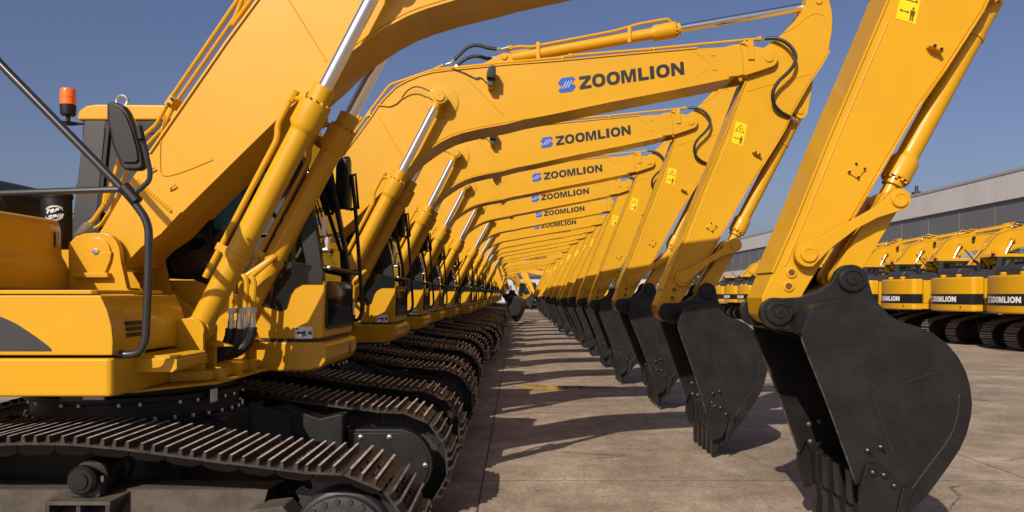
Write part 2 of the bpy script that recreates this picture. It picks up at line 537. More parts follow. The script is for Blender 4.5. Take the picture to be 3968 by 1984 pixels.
def make_bucket(root):
    mb = MB()
    side = [BK(1055, 380), BK(1110, 245), BK(1230, 215), BK(1330, 200), BK(1420, 215), BK(1500, 290), BK(1560, 325), BK(1640, 345), BK(1720, 380), BK(1800, 440), BK(1850, 500), BK(1890, 575), BK(1912, 650), BK(1922, 740), BK(1915, 810), BK(1895, 890), BK(1860, 970), BK(1800, 1060), BK(1690, 1210), (2.184, .235), (2.10, .33), (2.0, .551), BK(1340, 1150), BK(1200, 760), BK(1080, 460)]
    for s in (-1, 1):
        mb.prism(side, *sorted((s * .47, s * .50)), BLK, .005)
        # lower wear plate, its upper edge folded as in a bent side sheet
        wp = [BK(1410, 690), BK(1600, 622), BK(1790, 555), BK(1850, 690), BK(1835, 810), BK(1790, 920), BK(1700, 1040), BK(1600, 1180), (2.20, .30), (2.10, .38), BK(1530, 1030)]
        mb.prism(wp, *sorted((s * .50, s * .504)), BLK, .002)
        fe = smooth_path([(p[0] - .003, s * .488, p[1]) for p in (BK(1062, 400), BK(1080, 460), BK(1200, 760), BK(1340, 1150))], 8)
        mb.tube(fe, .0065, WLD, 6)
        for q0, q1 in (((1410, 690), (1795, 556)), ((1410, 690), (1530, 1030))):
            q0 = BK(*q0); q1 = BK(*q1)
            mb.tube([(q0[0], s * .5035, q0[1]), (q1[0], s * .5035, q1[1])], .0045, BLG, 6)
        bead = smooth_path([(p[0], s * .503, p[1]) for p in [BK(1852, 690), BK(1840, 810), BK(1795, 922), BK(1705, 1045), BK(1600, 1185), BK(1540, 1260)]], 9)
        mb.tube(bead, [.006 + .004 * (i_ % 2) for i_ in range(len(bead))], BLG, 6)
    # back, heel and floor as one bent sheet, open at the mouth
    back = [BK(1055, 380), BK(1110, 245), BK(1230, 215), BK(1330, 200), BK(1420, 215), BK(1500, 290), BK(1560, 325), BK(1640, 345), BK(1720, 380), BK(1800, 440), BK(1850, 500), BK(1890, 575), BK(1912, 650), BK(1922, 740), BK(1915, 810), BK(1895, 890), BK(1860, 970), BK(1800, 1060), BK(1690, 1210), (2.184, .235), (2.13, .16)]
    back = [(p[0], p[1]) for p in back]
    mb.strip(back, .026, -.472, .472, BLK, -1)
    # ribs across the heel
    for k in range(-2, 3):
        mb.strip(back[9:20], .012, k * .2 - .04, k * .2 + .04, BLK, 1)
    # mouth lip
    mb.prism([(2.184, .235), (2.12, .13), (2.10, .14), (2.12, .30), (2.17, .31)], -.47, .47, BLK, .006)
    bk = mb.build('bucket', root, 30)
    # ears
    for s in (-1, 1):
        mb = MB()
        e = lambda x, y: BK(x, y, 5.04)
        hx, hz = HINGE
        ear = circle(hx, hz, .105, 12, 110, 270) + [e(950, 358), e(1010, 372), e(1060, 400), e(1200, 430), e(1400, 430), e(1560, 345), e(1500, 290), e(1420, 200)] + circle(PIN_BUCKET[0], PIN_BUCKET[1], .098, 12, 5, 150) + [e(1205, 125), e(1150, 165), e(1050, 198), e(970, 203)]
        mb.prism(ear, *sorted((s * .19, s * .245)), BLK, .008)
        o = mb.build('ear', bk)
        for (px, pz), r in ((HINGE, .078), (PIN_BUCKET, .078)):
            mb = MB()
            mb.lathe((px, s * .245, pz), (0, s, 0), [(0, r), (.022, r), (.03, r - .008), (.031, r - .022), (.022, r - .026), (.022, .035), (.034, .032), (.036, .012), (.028, .008)], BLK)
            mb.build('pin_cap', bk)
        e = BK(1365, 205, 5.04)
    # tie tube between the ears
    mb = MB()
    mb.prism([BK(1110, 245), BK(1240, 190), BK(1330, 130), BK(1420, 215)], -.19, .19, BLK, .01)
    mb.build('hinge_web', bk)
    # teeth
    for k in range(5):
        y = -.40 + k * .20
        mb = MB()
        mb.prism([(2.02, .50), (2.10, .52), (2.19, .30), (2.13, .18), (2.075, .17), (2.03, .30)], y - .055, y + .055, BLK, .012)
        b = bmesh.new()
        ringsP = [((2.02, 2.155), .26, .052), ((2.03, 2.12), .18, .050), ((2.025, 2.09), .09, .045), ((2.03, 2.065), .012, .034)]
        rings = []
        for (xa, xb), z, hw in ringsP:
            rings.append([b.verts.new((xa, y - hw, z)), b.verts.new((xb, y - hw, z + .012)), b.verts.new((xb, y + hw, z + .012)), b.verts.new((xa, y + hw, z))])
        for i in range(3):
            for q in range(4):
                r2 = (q + 1) % 4
                b.faces.new((rings[i][q], rings[i][r2], rings[i + 1][r2], rings[i + 1][q]))
        b.faces.new(rings[0][::-1]); b.faces.new(rings[-1])
        bmesh.ops.bevel(b, geom=b.edges[:], offset=.005, segments=1, affect='EDGES')
        mb.merge(b, BLK)
        mb.cyl((2.09, y - .066, .30), (2.09, y + .066, .30), .017, STL, 8)
        mb.build('tooth', bk)
    # side cutters with bolts
    for s in (-1, 1):
        mb = MB()
        cut = [(1.99, .60), (1.957, .45), (1.957, .33), (2.0, .20), (2.03, .205), (2.10, .225), (2.15, .30), (2.185, .47), (2.06, .61)]
        mb.prism(cut, *sorted((s * .508, s * .543)), BLK, .010)
        sh = [(2.155, .30), (2.19, .46), (2.25, .45), (2.21, .25), (2.16, .16), (2.13, .18)]
        mb.prism(sh, *sorted((s * .508, s * .535)), BLK, .010)
        o = mb.build('side_cutter', bk)
        for bx, bz in ((2.02, .675), (2.09, .696), (2.03, .55), (2.09, .535), (2.145, .47)):
            for q in (s,):
                mb = MB()
                mb.lathe((bx, q * (.543 if bz < .6 else .50), bz), (0, q, 0), [(0, .021), (.010, .020), (.016, .012), (.018, .004)], BLK, 12)
                mb.lathe((bx, q * .47, bz), (0, -q, 0), [(0, .021), (.010, .020), (.016, .012), (.018, .004)], GRY, 12)
                mb.cyl((bx, q * .475, bz), (bx, q * .545, bz), .008, BLK, 6)
                mb.build('bolt', bk)
    return bk

def cylinder(root, name, p0, p1, y, r_tube, r_gland, r_rod, f_gland, f_cap, f_rod, eye0=.09, eye1=.075, eyew=.06, pin1=None):
    """a hydraulic cylinder between two pins in the XZ plane; fractions along p0 -> p1"""
    a = Vector((p0[0], y, p0[1])); b = Vector((p1[0], y, p1[1]))
    d = b - a
    u = d.normalized()
    Ln = d.length
    mb = MB()
    mb.lathe(a, u, [(.03, r_tube * .86), (.06, r_tube), (f_gland * Ln - .02, r_tube), (f_gland * Ln, r_tube * 1.02), (f_gland * Ln + .03, r_gland), (f_cap * Ln, r_gland), (f_cap * Ln + .001, r_gland * .985)], YEL, 28)
    mb.cyl((a.x, y - eyew, a.z), (a.x, y + eyew, a.z), eye0, YEL, 20)
    t = mb.build(name, root, 40)
    mb = MB()
    mb.lathe(a + u * (f_cap * Ln + .001), u, [(0, r_gland * .74), ((f_rod - f_cap) * Ln, r_gland * .74), ((f_rod - f_cap) * Ln + .004, r_gland * .66)], YEL, 28)
    nrm = u.orthogonal().normalized(); bn = u.cross(nrm)
    for k in range(12):
        an = 2 * math.pi * k / 12
        q = a + u * (f_cap * Ln) + (nrm * math.cos(an) + bn * math.sin(an)) * r_gland * .86
        mb.cyl(q, q + u * .018, .011, YEL, 6)
    mb.build('gland', t)
    mb = MB()
    mb.cyl(a + u * (f_rod * Ln), b - u * .02, r_rod, CHR, 28)
    mb.build('piston_rod', t)
    mb = MB()
    mb.cyl((b.x, y - eyew, b.z), (b.x, y + eyew, b.z), eye1, YEL, 24)
    mb.cyl(b - u * .13, b - u * .03, r_rod * 1.12, YEL, 20)
    if pin1:
        s = pin1
        mb.lathe((b.x, y + s * eyew, b.z), (0, s, 0), [(0, eye1 * .72), (.012, eye1 * .72), (.018, eye1 * .66), (.018, .01), (.014, .006)], YEL, 24)
    mb.build('rod_eye', t)
    return t, a, u, Ln

def make_excavator():
    root = empty('excavator')
    Y0 = -.12
    near = make_track(root, Y0 - 1.0, 1)
    far = make_track(root, Y0 + 1.0, -1)
    # ---- car body and slew ring
    mb = MB()
    mb.box(-3.15, -1.85, Y0 - .62, Y0 + .62, .48, .93, UND, .03)
    for sx in (-1, 1):
        for sy in (-1, 1):
            b = bmesh.new()
            x0 = -2.5 + sx * .42; x1 = -2.5 + sx * 1.05
            q = [(x0 - .22, .46, .95), (x0 + .22, .46, .95), (x1 + .22, .40, .62), (x1 - .22, .40, .62)]
            V = []
            for (x, za, zb), yy in zip(q, (.3, .3, .86, .86)):
                V.append((b.verts.new((x, Y0 + sy * yy, za)), b.verts.new((x, Y0 + sy * yy, zb))))
            for i in range(4):
                j = (i + 1) % 4
                b.faces.new((V[i][0], V[j][0], V[j][1], V[i][1]))
            b.faces.new([v[0] for v in V][::-1]); b.faces.new([v[1] for v in V])
            mb.merge(b, UND)
    mb.prism([(-1.95, .62), (-1.95, .86), (-1.7, .90), (-1.42, .80), (-1.30, .83), (-1.25, .83), (-1.25, .5)], Y0 + .50, Y0 + .66, UND, .01)
    mb.build('car_body', root)
    mb = MB()
    mb.lathe((-2.5, -.08, .92), (0, 0, 1), [(0, .665), (.03, .665), (.035, .62), (.13, .62), (.14, .655), (.17, .655), (.18, .61), (.25, .61)], UND, 64)
    for k in range(36):
        a = R(10 * k + 3)
        x = -2.5 + .643 * math.cos(a); yy = -.08 + .643 * math.sin(a)
        mb.cyl((x, yy, .95), (x, yy, .972), .011, STL, 6)
        x = -2.5 + .643 * math.cos(a + .05); yy = -.08 + .643 * math.sin(a + .05)
        if k % 3:
            mb.cyl((x, yy, 1.06), (x, yy, 1.04), .010, STL, 6)
    slew = mb.build('slew_ring', root)
    mb = MB()
    mb.box(-1.90, -1.885, -.42, -.34, 1.03, 1.11, WHT)
    mb.build('inspection_tag', slew)
    mb = MB()
    mb.box(-2.62, -2.36, -.775, -.765, 1.085, 1.135, GRY)
    mb.box(-2.49, -2.37, -.779, -.776, 1.095, 1.128, WHT)
    mb.build('data_plate', slew)
    # ---- upper frame
    mb = MB()
    plan = [(-4.6, -1.25), (-2.10, -1.25), (-2.08, -1.23), (-2.07, -1.15), (-2.07, .36), (-4.6, .36)]
    mb.prism(plan, 1.172, 1.37, YEL, .02, 'z', 3)
    mb.prism([(-4.6, .36), (-1.9, .36), (-1.9, 1.3), (-4.6, 1.3)], 1.18, 1.355, YEL, .02, 'z')
    mb.prism([(-2.068, -.62), (-1.86, -.50), (-1.84, .36), (-2.068, .36)], 1.172, 1.235, YEL, .01, 'z')
    mb.prism([(-2.10, -.95), (-1.80, -.52), (-1.78, .34), (-2.2, .34), (-2.3, -.95)], 1.155, 1.171, YEL, .004, 'z')
    for yy in (-.44, -.16, .12):
        mb.prism([(-1.86, 1.172), (-1.79, 1.172), (-1.83, 1.25), (-1.86, 1.25)], yy, yy + .025, YEL)
    fr = mb.build('upper_frame', root, 35)
    mb = MB()
    mb.prism([(-2.075, 1.275), (-1.87, 1.275), (-1.845, 1.295), (-1.845, 1.345), (-1.87, 1.352), (-2.075, 1.352)], -1.02, -.60, YEL, .006)
    for k in range(22):
        y = -1.0 + k * .0185
        mb.box(-2.06, -1.856, y, y + .007, 1.352, 1.366, YEL)
    mb.build('step', fr)
    # ---- boom bracket plates
    mb = MB()
    zt = zone(0, 750, 2.146, 4.945)
    out = [zt(560, 790), zt(560, 420), zt(620, 355), zt(690, 332), zt(780, 325), zt(860, 330), zt(920, 350), zt(960, 395), zt(985, 450), zt(1000, 570), zt(1050, 790), (-2.25, 1.55), (-2.05, 1.45), (-1.88, 1.40), (-1.80, 1.37), (-2.7, 1.33), (-3.2, 1.33), (-3.2, 1.60)]
    out = [(p[0], p[1]) for p in out]
    for s in (-1, 1):
        mb.prism(out, *sorted((s * .27, s * .325)), YEL, .006)
    mb.box(-3.2, -2.6, -.268, .268, 1.36, 1.42, YEL)
    br = mb.build('boom_bracket', root)
    mb = MB()
    px, pz = PIN_FOOT
    mb.lathe((px, -.325, pz), (0, -1, 0), [(0, .088), (.012, .088), (.015, .082), (.0151, .01)], YEL)
    mb.prism([(px - .08, pz - .02), (px - .04, pz - .14), (px - .03, pz - .16), (px + .05, pz - .155), (px + .09, pz - .06), (px + .1, pz)], -.345, -.325, YEL, .005)
    mb.box(px - .13, px + .09, -.375, -.325, pz - .165, pz - .135, YEL, .004)
    mb.lathe((px, -.340, pz), (0, -1, 0), [(0, .022), (.012, .02), (.013, .01)], STL, 12)
    mb.build('pin_cap', br)
    # lugs that carry the boom cylinder feet
    for yy in (-.46, -.27, .27, .46):
        mb = MB()
        mb.prism([(-2.25, 1.21), (-2.25, 1.38), (-2.05, 1.55)] + circle(CYL_FOOT[0], CYL_FOOT[1], .075, 8, 100, -20) + [(-1.92, 1.21)], yy - .018, yy + .018, YEL, .004)
        mb.build('cylinder_lug', fr)
    # ---- tool box on the right front corner
    mb = MB()
    bx = [(-4.55, 1.385), (-2.078, 1.385), (-2.075, 1.46), (-2.083, 1.54), (-2.105, 1.62), (-2.14, 1.695), (-4.55, 1.695)]
    mb.prism(bx, -1.25, -.35, YEL, .010)
    mb.prism([(-4.55, -1.245), (-2.19, -1.245), (-2.17, -1.22), (-2.17, -.47), (-4.55, -.47)], 1.700, 1.722, YEL, .006, 'z')
    tb = mb.build('tool_box', root, 35)
    mb = MB()
    zp = zone(0, 750, 2.146, 4.03)
    tri = [zp(-150, 985), zp(0, 1022), zp(70, 1050), zp(150, 1090), zp(300, 1190), zp(395, 1262), zp(425, 1290), zp(430, 1310), zp(-700, 1310), zp(-700, 900)]
    mb.prism(tri, -1.2535, -1.25, GRY)
    mb.build('dark_panel', tb)
    mb = MB()
    for k in range(3):
        z = 1.555 - k * .031
        mb.prism([(-1.11, z), (-.93, z), (-.93, z - .022), (-1.10, z - .022)], -2.085, -2.0735, PLA, 0, 'x')
    mb.box(-2.08, -2.072, -1.12, -.92, 1.462, 1.470, YEL)
    mb.build('vent', tb)
    # ---- fuel tank block and engine deck
    mb = MB()
    tz = [(-3.95, 1.724), (-2.83, 1.724), (-2.835, 1.86), (-2.86, 1.91), (-2.88, 1.94), (-2.885, 2.10), (-2.895, 2.155), (-2.93, 2.175), (-3.95, 2.19)]
    mb.prism(tz, -1.24, -.30, YEL, .02)
    tank = mb.build('fuel_tank', root, 35)
    mb = MB()
    mb.box(-2.884, -2.879, -.395, -.375, 1.99, 2.09, PLA, .004)
    mb.tube(fillet([(-2.883, -.385, 2.085), (-2.855, -.385, 2.075), (-2.855, -.385, 2.005), (-2.883, -.385, 1.995)], .02, 4), .006, STL, 6)
    mb.build('tank_handle', tank)
    mb = MB()
    mb.box(-4.55, -3.95, -1.24, .95, 1.37, 2.20, YEL, .03)
    mb.box(-3.95, -3.25, -.30, .34, 1.37, 2.10, YEL, .03)
    mb.build('engine_housing', root)
    mb = MB()
    b = [(-4.85, 2.19), (-3.26, 2.19), (-3.23, 2.22), (-3.235, 2.28), (-3.27, 2.33), (-3.33, 2.365), (-3.42, 2.385), (-4.75, 2.42), (-4.85, 2.36)]
    mb.prism(b, -.92, -.30, GRY, .04, 'y', 3)
    mb.prism([(-4.86, 2.255), (-3.55, 2.255), (-3.5, 2.40), (-3.6, 2.50), (-4.75, 2.56), (-4.86, 2.45)], -.29, .95, GRY, .04, 'y', 3)
    mb.box(-4.6, -3.9, -.1, .5, 2.54, 2.66, PLA, .03)
    hood = mb.build('engine_hood', root, 40)
    mb = MB()
    mb.cyl((-4.35, -.55, 2.40), (-4.35, -.55, 2.62), .055, PLA, 16)
    mb.tube(fillet([(-4.35, -.55, 2.6), (-4.35, -.55, 2.72), (-4.5, -.55, 2.78)], .08), .045, PLA, 12)
    mb.build('exhaust_pipe', hood)
    # ---- counterweight with black band
    def arc(r, y0=-1.25, y1=1.25, n=24):
        return [(-2.5 - math.sqrt(r * r - y * y), y) for y in [y0 + (y1 - y0) * k / n for k in range(n + 1)]]
    cy0 = Vector((0, 0))
    ca = arc(2.72, -1.18, 1.18)
    cw = [(-4.56, -1.26), (-4.80, -1.26), (-4.90, -1.24)] + ca + [(-4.90, 1.24), (-4.80, 1.26), (-4.56, 1.26)]
    mb = MB()
    mb.prism(cw, 1.14, 2.25, YEL, .06, 'z', 3)
    cwt = mb.build('counterweight', root, 40)
    mb = MB()
    outer = [(-4.60, -1.265), (-4.80, -1.265), (-4.905, -1.246), (-4.955, -1.186)] + arc(2.724, -1.16, 1.16) + [(-4.955, 1.186), (-4.905, 1.246), (-4.80, 1.265), (-4.60, 1.265)]
    inner = [(-4.60, -1.245), (-4.80, -1.245), (-4.875, -1.215), (-4.905, -1.18)] + arc(2.70, -1.15, 1.15) + [(-4.905, 1.18), (-4.875, 1.215), (-4.80, 1.245), (-4.60, 1.245)]
    mb.prism(outer + inner[::-1], 1.37, 1.71, BLK, 0, 'z')
    mb.build('black_band', cwt)
    sc = .00165
    def place_cw(u, v, dd):
        y = .74 - u * sc * .98
        r = 2.7245 + dd * .003
        return (-2.5 - math.sqrt(r * r - y * y), y, 1.452 + v * sc)
    lettering(place_cw, cwt, WHT, WHT, BLK)
    for s in (-1, 1):
        mb = MB()
        mb.cyl((-4.92, s * .45, 2.23), (-4.92, s * .45, 2.33), .045, YEL, 14)
        mb.cyl((-4.99, s * .45, 2.30), (-4.85, s * .45, 2.30), .05, YEL, 14)
        mb.build('lifting_eye', cwt)
        mb = MB()
        y = s * .82
        x = -2.5 - math.sqrt(2.72 ** 2 - y * y)
        mb.box(x - .006, x + .06, y - .06, y + .06, 1.25, 1.32, RED, .004)
        mb.build('reflector', cwt)
    # ---- air cleaner
    mb = MB()
    mb.lathe((-3.05, -.08, 2.0), (0, 0, 1), [(0, .092), (.33, .092), (.335, .098), (.36, .098), (.37, .085), (.385, .04)], PLA, 28)
    ac = mb.build('air_cleaner', root, 35)
    mb = MB()
    def onc(u, v, e=0):
        a = R(-66) + (u - .5) * 1.5
        return (-3.05 + (.0935 + e) * math.cos(a), -.08 + (.0935 + e) * math.sin(a), 2.17 + v * .11)
    glyph = {'S': [[(1, 1), (.3, 1), (0, .8), (0, .55), (.3, .42), (.7, .40), (.7, .25), (0, .25), (0, 0), (.7, 0), (1, .2), (1, .5), (.7, .62), (.3, .64), (.3, .75), (1, .75)]],
             'P': [[(0, 0), (.3, 0), (.3, .35), (.7, .35), (1, .5), (1, .85), (.7, 1), (0, 1)]]}
    for word, u0, v0 in (('TOP', .10, .58), ('SPIN', .20, .22)):
        x = u0
        for ch in word:
            wd = .155 if ch != 'I' else .05
            polys = [[(p[0] * wd, p[1] * .25) for p in q] for q in glyph[ch]] if ch in glyph else letter(ch, 0, wd, .25)
            b = bmesh.new()
            for poly in polys:
                vs = [b.verts.new(onc(x + p[0] + p[1] * .25, v0 + p[1] * .95 + (x - .4) * .25, .001)) for p in poly]
                b.faces.new(vs)
            mb.merge(b, WHT)
            x += wd + .035
    for r0, a0, a1 in ((.40, 25, 150), (.46, 40, 140), (.40, 205, 330), (.46, 220, 320)):
        pts = [onc(.47 + r0 * math.cos(R(a)), .52 + r0 * .95 * math.sin(R(a)) + .06 * math.cos(R(a)), .001) for a in range(a0, a1 + 1, 10)]
        mb.tube(pts, .0028, WHT, 4)
    mb.build('emblem', ac)
    # ---- cab
    CY0, CY1 = .38, 1.38
    mb = MB()
    low = [(-3.22, 1.378), (-1.42, 1.378), (-1.40, 1.39), (-1.385, 1.78), (-1.40, 1.80), (-3.22, 1.80)]
    mb.prism(low, CY0, CY1, YEL, .02, 'y', 3)
    mb.box(-3.19, -1.43, CY0 + .006, CY1 - .01, 1.345, 1.39, PLA)
    cab = mb.build('cab', root, 35)
    mb = MB()
    mb.prism([(-3.2, 1.355), (-1.40, 1.355), (-1.37, 1.335), (-1.365, 1.28), (-1.37, 1.22), (-1.41, 1.17), (-1.5, 1.145), (-3.2, 1.145)], CY0 - .015, CY1 + .02, YEL, .03, 'y', 3)
    for k in (1,):
        mb.prism([(CY1 - .25, 1.21), (CY1 - .22, 1.21), (CY1 - .22, 1.30), (CY1 - .25, 1.30)], -1.3645, -1.362, PLA, .004, 'x')
    mb.build('cab_skirt', cab, 40)
    # glasshouse: black side panel below the windows, pillars, roof
    for y in (CY0, CY1):
        s = -1 if y == CY0 else 1
        ys = sorted((y, y + s * .012))
        mb = MB()
        mb.prism([(-3.225, 2.08), (-3.225, 1.93), (-2.455, 1.853), (-1.83, 1.618), (-1.70, 1.575), (-1.66, 1.60), (-1.63, 1.70), (-1.60, 1.745), (-1.545, 1.774), (-1.40, 1.774), (-1.402, 1.90), (-1.60, 1.93), (-2.75, 2.08)], ys[0], ys[1], BG, .003)
        mb.build('side_panel', cab)
        mb = MB()
        mb.prism([(-3.225, 2.07), (-3.05, 2.07), (-2.965, 2.96), (-3.12, 2.96)], *sorted((y, y - s * .06)), GRY, .01)
        mb.prism([(-1.50, 1.80), (-1.395, 1.80), (-1.425, 2.05), (-1.60, 2.96), (-1.73, 2.96), (-1.55, 2.05)], *sorted((y, y - s * .085)), PLA, .01)
        mb.prism([(-2.9, 2.86), (-1.64, 2.86), (-1.68, 2.965), (-3.1, 2.965)], *sorted((y - s * .003, y - s * .06)), PLA, .005)
        mb.prism([(-3.05, 2.07), (-3.022, 2.07), (-2.937, 2.90), (-2.965, 2.90)], *sorted((y + s * .004, y - s * .05)), PLA, .004)
        mb.prism([(-2.25, 1.78), (-2.20, 1.78), (-2.20, 2.87), (-2.25, 2.87)], *sorted((y - s * .003, y - s * .05)), PLA, .004)
        mb.build('cab_pillar', cab)
        mb = MB()
        mb.prism([(-3.03, 2.02), (-1.50, 1.86), (-1.45, 1.90), (-1.46, 2.05), (-1.63, 2.88), (-2.95, 2.88)], *sorted((y - s * .018, y - s * .024)), GLS)
        mb.build('side_window', cab)
    mb = MB()
    mb.prism([(-3.17, 2.955), (-1.56, 2.955), (-1.57, 3.0), (-1.66, 3.045), (-2.1, 3.06), (-3.02, 3.07), (-3.10, 3.06), (-3.155, 3.02)], CY0 - .015, CY1 + .015, YEL, .018, 'y', 2)
    roof = mb.build('roof', cab, 40)
    mb = MB()
    ring = [(-2.96 + .042 * math.cos(R(a)), .60, 3.145 + .042 * math.sin(R(a))) for a in range(0, 361, 15)]
    mb.tube(ring, .012, STL, 8, cap=False)
    mb.cyl((-2.96, .60, 3.07), (-2.96, .60, 3.105), .02, STL, 10)
    mb.build('lifting_ring', roof)
    # rear wall with window, and the floor and seat inside
    mb = MB()
    mb.prism([(CY0 + .02, 1.8), (CY1 - .02, 1.8), (CY1 - .02, 2.2), (CY0 + .02, 2.2)], -3.21, -3.17, GRY, 0, 'x')
    mb.build('rear_wall', cab)
    mb = MB()
    mb.prism([(CY0 + .06, 2.2), (CY1 - .06, 2.2), (CY1 - .06, 2.93), (CY0 + .06, 2.93)], -3.15, -3.144, GLS, 0, 'x')
    mb.build('rear_window', cab)
    mb = MB()
    mb.box(-2.75, -2.2, .65, 1.15, 1.82, 2.02, SEA, .05, 3)
    mb.prism([(-2.82, 2.0), (-2.68, 2.0), (-2.80, 2.65), (-2.92, 2.65)], .66, 1.14, SEA, .04, 'y', 3)
    mb.prism([(-2.95, 2.66), (-2.84, 2.66), (-2.87, 2.86), (-2.95, 2.86)], .76, 1.04, SEA, .03, 'y', 3)
    mb.box(-2.5, -2.1, .45, .62, 1.82, 2.12, PLA, .03)
    mb.box(-2.5, -2.1, 1.18, 1.33, 1.82, 2.12, PLA, .03)
    mb.tube([(-1.75, .72, 1.8), (-1.72, .72, 2.15)], .012, PLA, 8)
    mb.tube([(-1.75, .95, 1.8), (-1.72, .95, 2.15)], .012, PLA, 8)
    mb.box(-1.62, -1.52, .45, .62, 1.82, 2.35, PLA, .02)
    mb.build('seat', cab)
    # front: windscreen, lower window, guard bar, wiper
    def fr_pane(q, th, m, name):
        mb = MB(); b = bmesh.new()
        A = [b.verts.new(p) for p in q]; B = [b.verts.new((p[0] - th, p[1], p[2])) for p in q]
        b.faces.new(A); b.faces.new(B[::-1])
        for i in range(len(q)):
            j = (i + 1) % len(q)
            b.faces.new((A[i], B[i], B[j], A[j]))
        mb.merge(b, m)
        return mb.build(name, cab)
    fr_pane([(-1.425, CY0 + .06, 1.80), (-1.425, CY1 - .06, 1.80), (-1.442, CY1 - .06, 2.05), (-1.62, CY1 - .06, 2.94), (-1.62, CY0 + .06, 2.94), (-1.442, CY0 + .06, 2.05)][:3] + [(-1.442, CY0 + .06, 2.05)], .006, GLS, 'lower_windscreen')
    fr_pane([(-1.442, CY0 + .06, 2.055), (-1.442, CY1 - .06, 2.055), (-1.62, CY1 - .06, 2.94), (-1.62, CY0 + .06, 2.94)], .006, GLS, 'windscreen')
    def rr(y0, y1, z0, z1, r, n=5):
        out = []
        for cx, cz, a in ((y1 - r, z1 - r, 0), (y0 + r, z1 - r, 90), (y0 + r, z0 + r, 180), (y1 - r, z0 + r, 270)):
            for k in range(n + 1):
                out.append((cx + r * math.cos(R(a + 90 * k / n)), cz + r * math.sin(R(a + 90 * k / n))))
        return out
    mb = MB()
    mb.prism(rr(.43, 1.33, 1.44, 1.795, .07), -1.386, -1.381, PLA, 0, 'x')
    mb.build('window_seal', cab)
    mb = MB()
    mb.prism(rr(.455, 1.305, 1.465, 1.785, .055), -1.381, -1.378, BG, 0, 'x')
    mb.build('foot_window', cab)
    mb = MB()
    mb.cyl((-1.385, .395, 1.895), (-1.365, 1.44, 1.875), .016, PLA, 10)
    for y in (.40, 1.42):
        mb.cyl((-1.415, y, 1.89), (-1.365, y, 1.89), .02, PLA, 10)
    mb.lathe((-1.367, .40, 1.893), (1, 0, 0), [(0, .02), (.012, .02), (.02, .01)], STL, 12)
    mb.cyl((-1.39, .42, 2.02), (-1.385, .62, 2.02), .013, PLA, 8)
    mb.lathe((-1.40, .405, 2.02), (1, 0, 0), [(0, .02), (.03, .02), (.04, .01)], STL, 12)
    mb.build('guard_bar', cab)
    mb = MB()
    mb.tube([(-1.385, .52, 2.02), (-1.45, .50, 2.22), (-1.50, .44, 2.48)], .008, PLA, 6)
    mb.tube([(-1.395, .54, 2.10), (-1.55, .46, 2.70)], .006, PLA, 6)
    mb.box(-1.42, -1.38, .47, .53, 2.02, 2.12, STL, .008)
    mb.prism([(.45, 2.13), (.52, 2.12), (.50, 2.22), (.47, 2.27)], -1.43, -1.405, WHT, .006, 'x')
    mb.build('wiper', cab)
    mb = MB()
    zs = zone(600, 900, 2.146, 5.66)
    p0 = zs(1168, 885); p1 = zs(1312, 787)
    x0, z0 = p0; x1, z1 = p1
    mb.box(x0, x1, CY0 - .003, CY0, z0, z1, WHT)
    w_ = x1 - x0; h_ = z1 - z0
    def st(poly):
        mb.prism([(x0 + w_ * a, z0 + h_ * b) for a, b in poly], CY0 - .0045, CY0 - .003, GRY)
    st([(.05, .42), (.16, .62), (.32, .56), (.34, .42), (.62, .40), (.62, .62), (.56, .66), (.46, .62), (.40, .52), (.30, .50), (.14, .42)])
    st([(.36, .30), (.40, .24), (.64, .24), (.66, .32), (.62, .36), (.38, .36)])
    st([(.76, .34), (.96, .34), (.96, .62), (.76, .62)])
    st([(.74, .68), (.985, .68), (.985, .71), (.74, .71)])
    st([(.05, .76), (.18, .76), (.18, .92), (.05, .92)])
    st([(.46, .10), (.50, .10), (.50, .2), (.46, .2)])
    mb.build('instruction_label', cab)
    # left mirror, its stay and the grab pole in front of the cab
    mb = MB()
    mb.tube(fillet([(-1.43, 1.52, 2.72), (-1.40, 1.52, 2.45), (-1.345, 1.50, 1.75), (-1.335, 1.50, 1.55), (-1.36, 1.48, 1.475), (-1.48, 1.42, 1.475)], .06), .017, PLA, 8)
    gp = mb.build('grab_pole', cab)
    mb = MB()
    mb.prism([(1.40, 2.43), (1.58, 2.43), (1.60, 2.50), (1.57, 2.86), (1.52, 2.90), (1.42, 2.86)], -1.50, -1.44, PLA, .02, 'x', 2)
    mb.prism([(-1.56, 2.43), (-1.45, 2.43), (-1.44, 2.50), (-1.47, 2.86), (-1.50, 2.88), (-1.55, 2.80)], 1.43, 1.50, PLA, .015)
    mb.tube([(-1.44, 1.50, 2.72), (-1.40, 1.53, 2.74), (-1.375, 1.53, 2.45), (-1.44, 1.50, 2.43)], .014, PLA, 8)
    mb.build('left_mirror', cab)
    # ---- beacon
    mb = MB()
    bx, by, bz = -3.26, .42, 2.935
    mb.lathe((bx, by, bz), (0, 0, 1), [(0, .055), (.012, .06), (.02, .015), (.06, .015), (.062, .045), (.075, .052), (.14, .054)], PLA, 20)
    mb.tube([(bx, by, bz + .005), (bx + .13, by + .02, bz + .005), (bx + .13, by + .02, bz - .11)], .012, PLA, 6)
    mb.box(bx + .115, bx + .15, by - .02, by + .06, bz - .13, bz - .02, PLA, .005)
    bc = mb.build('beacon', root)
    mb = MB()
    mb.lathe((bx, by, bz + .14), (0, 0, 1), [(0, .053), (.05, .053), (.052, .055), (.06, .055), (.062, .053), (.105, .052), (.115, .046), (.118, 0)], ORA, 24)
    mb.build('beacon_lens', bc)
    # ---- handrails and right mirror
    mb = MB()
    yr = -1.17
    def ru(u, v, y=None):
        d = 5.28 + (yr if y is None else y)
        X, Z = S(u * 1.54037, v * 1.54037, d)
        return (X, yr if y is None else y, Z)
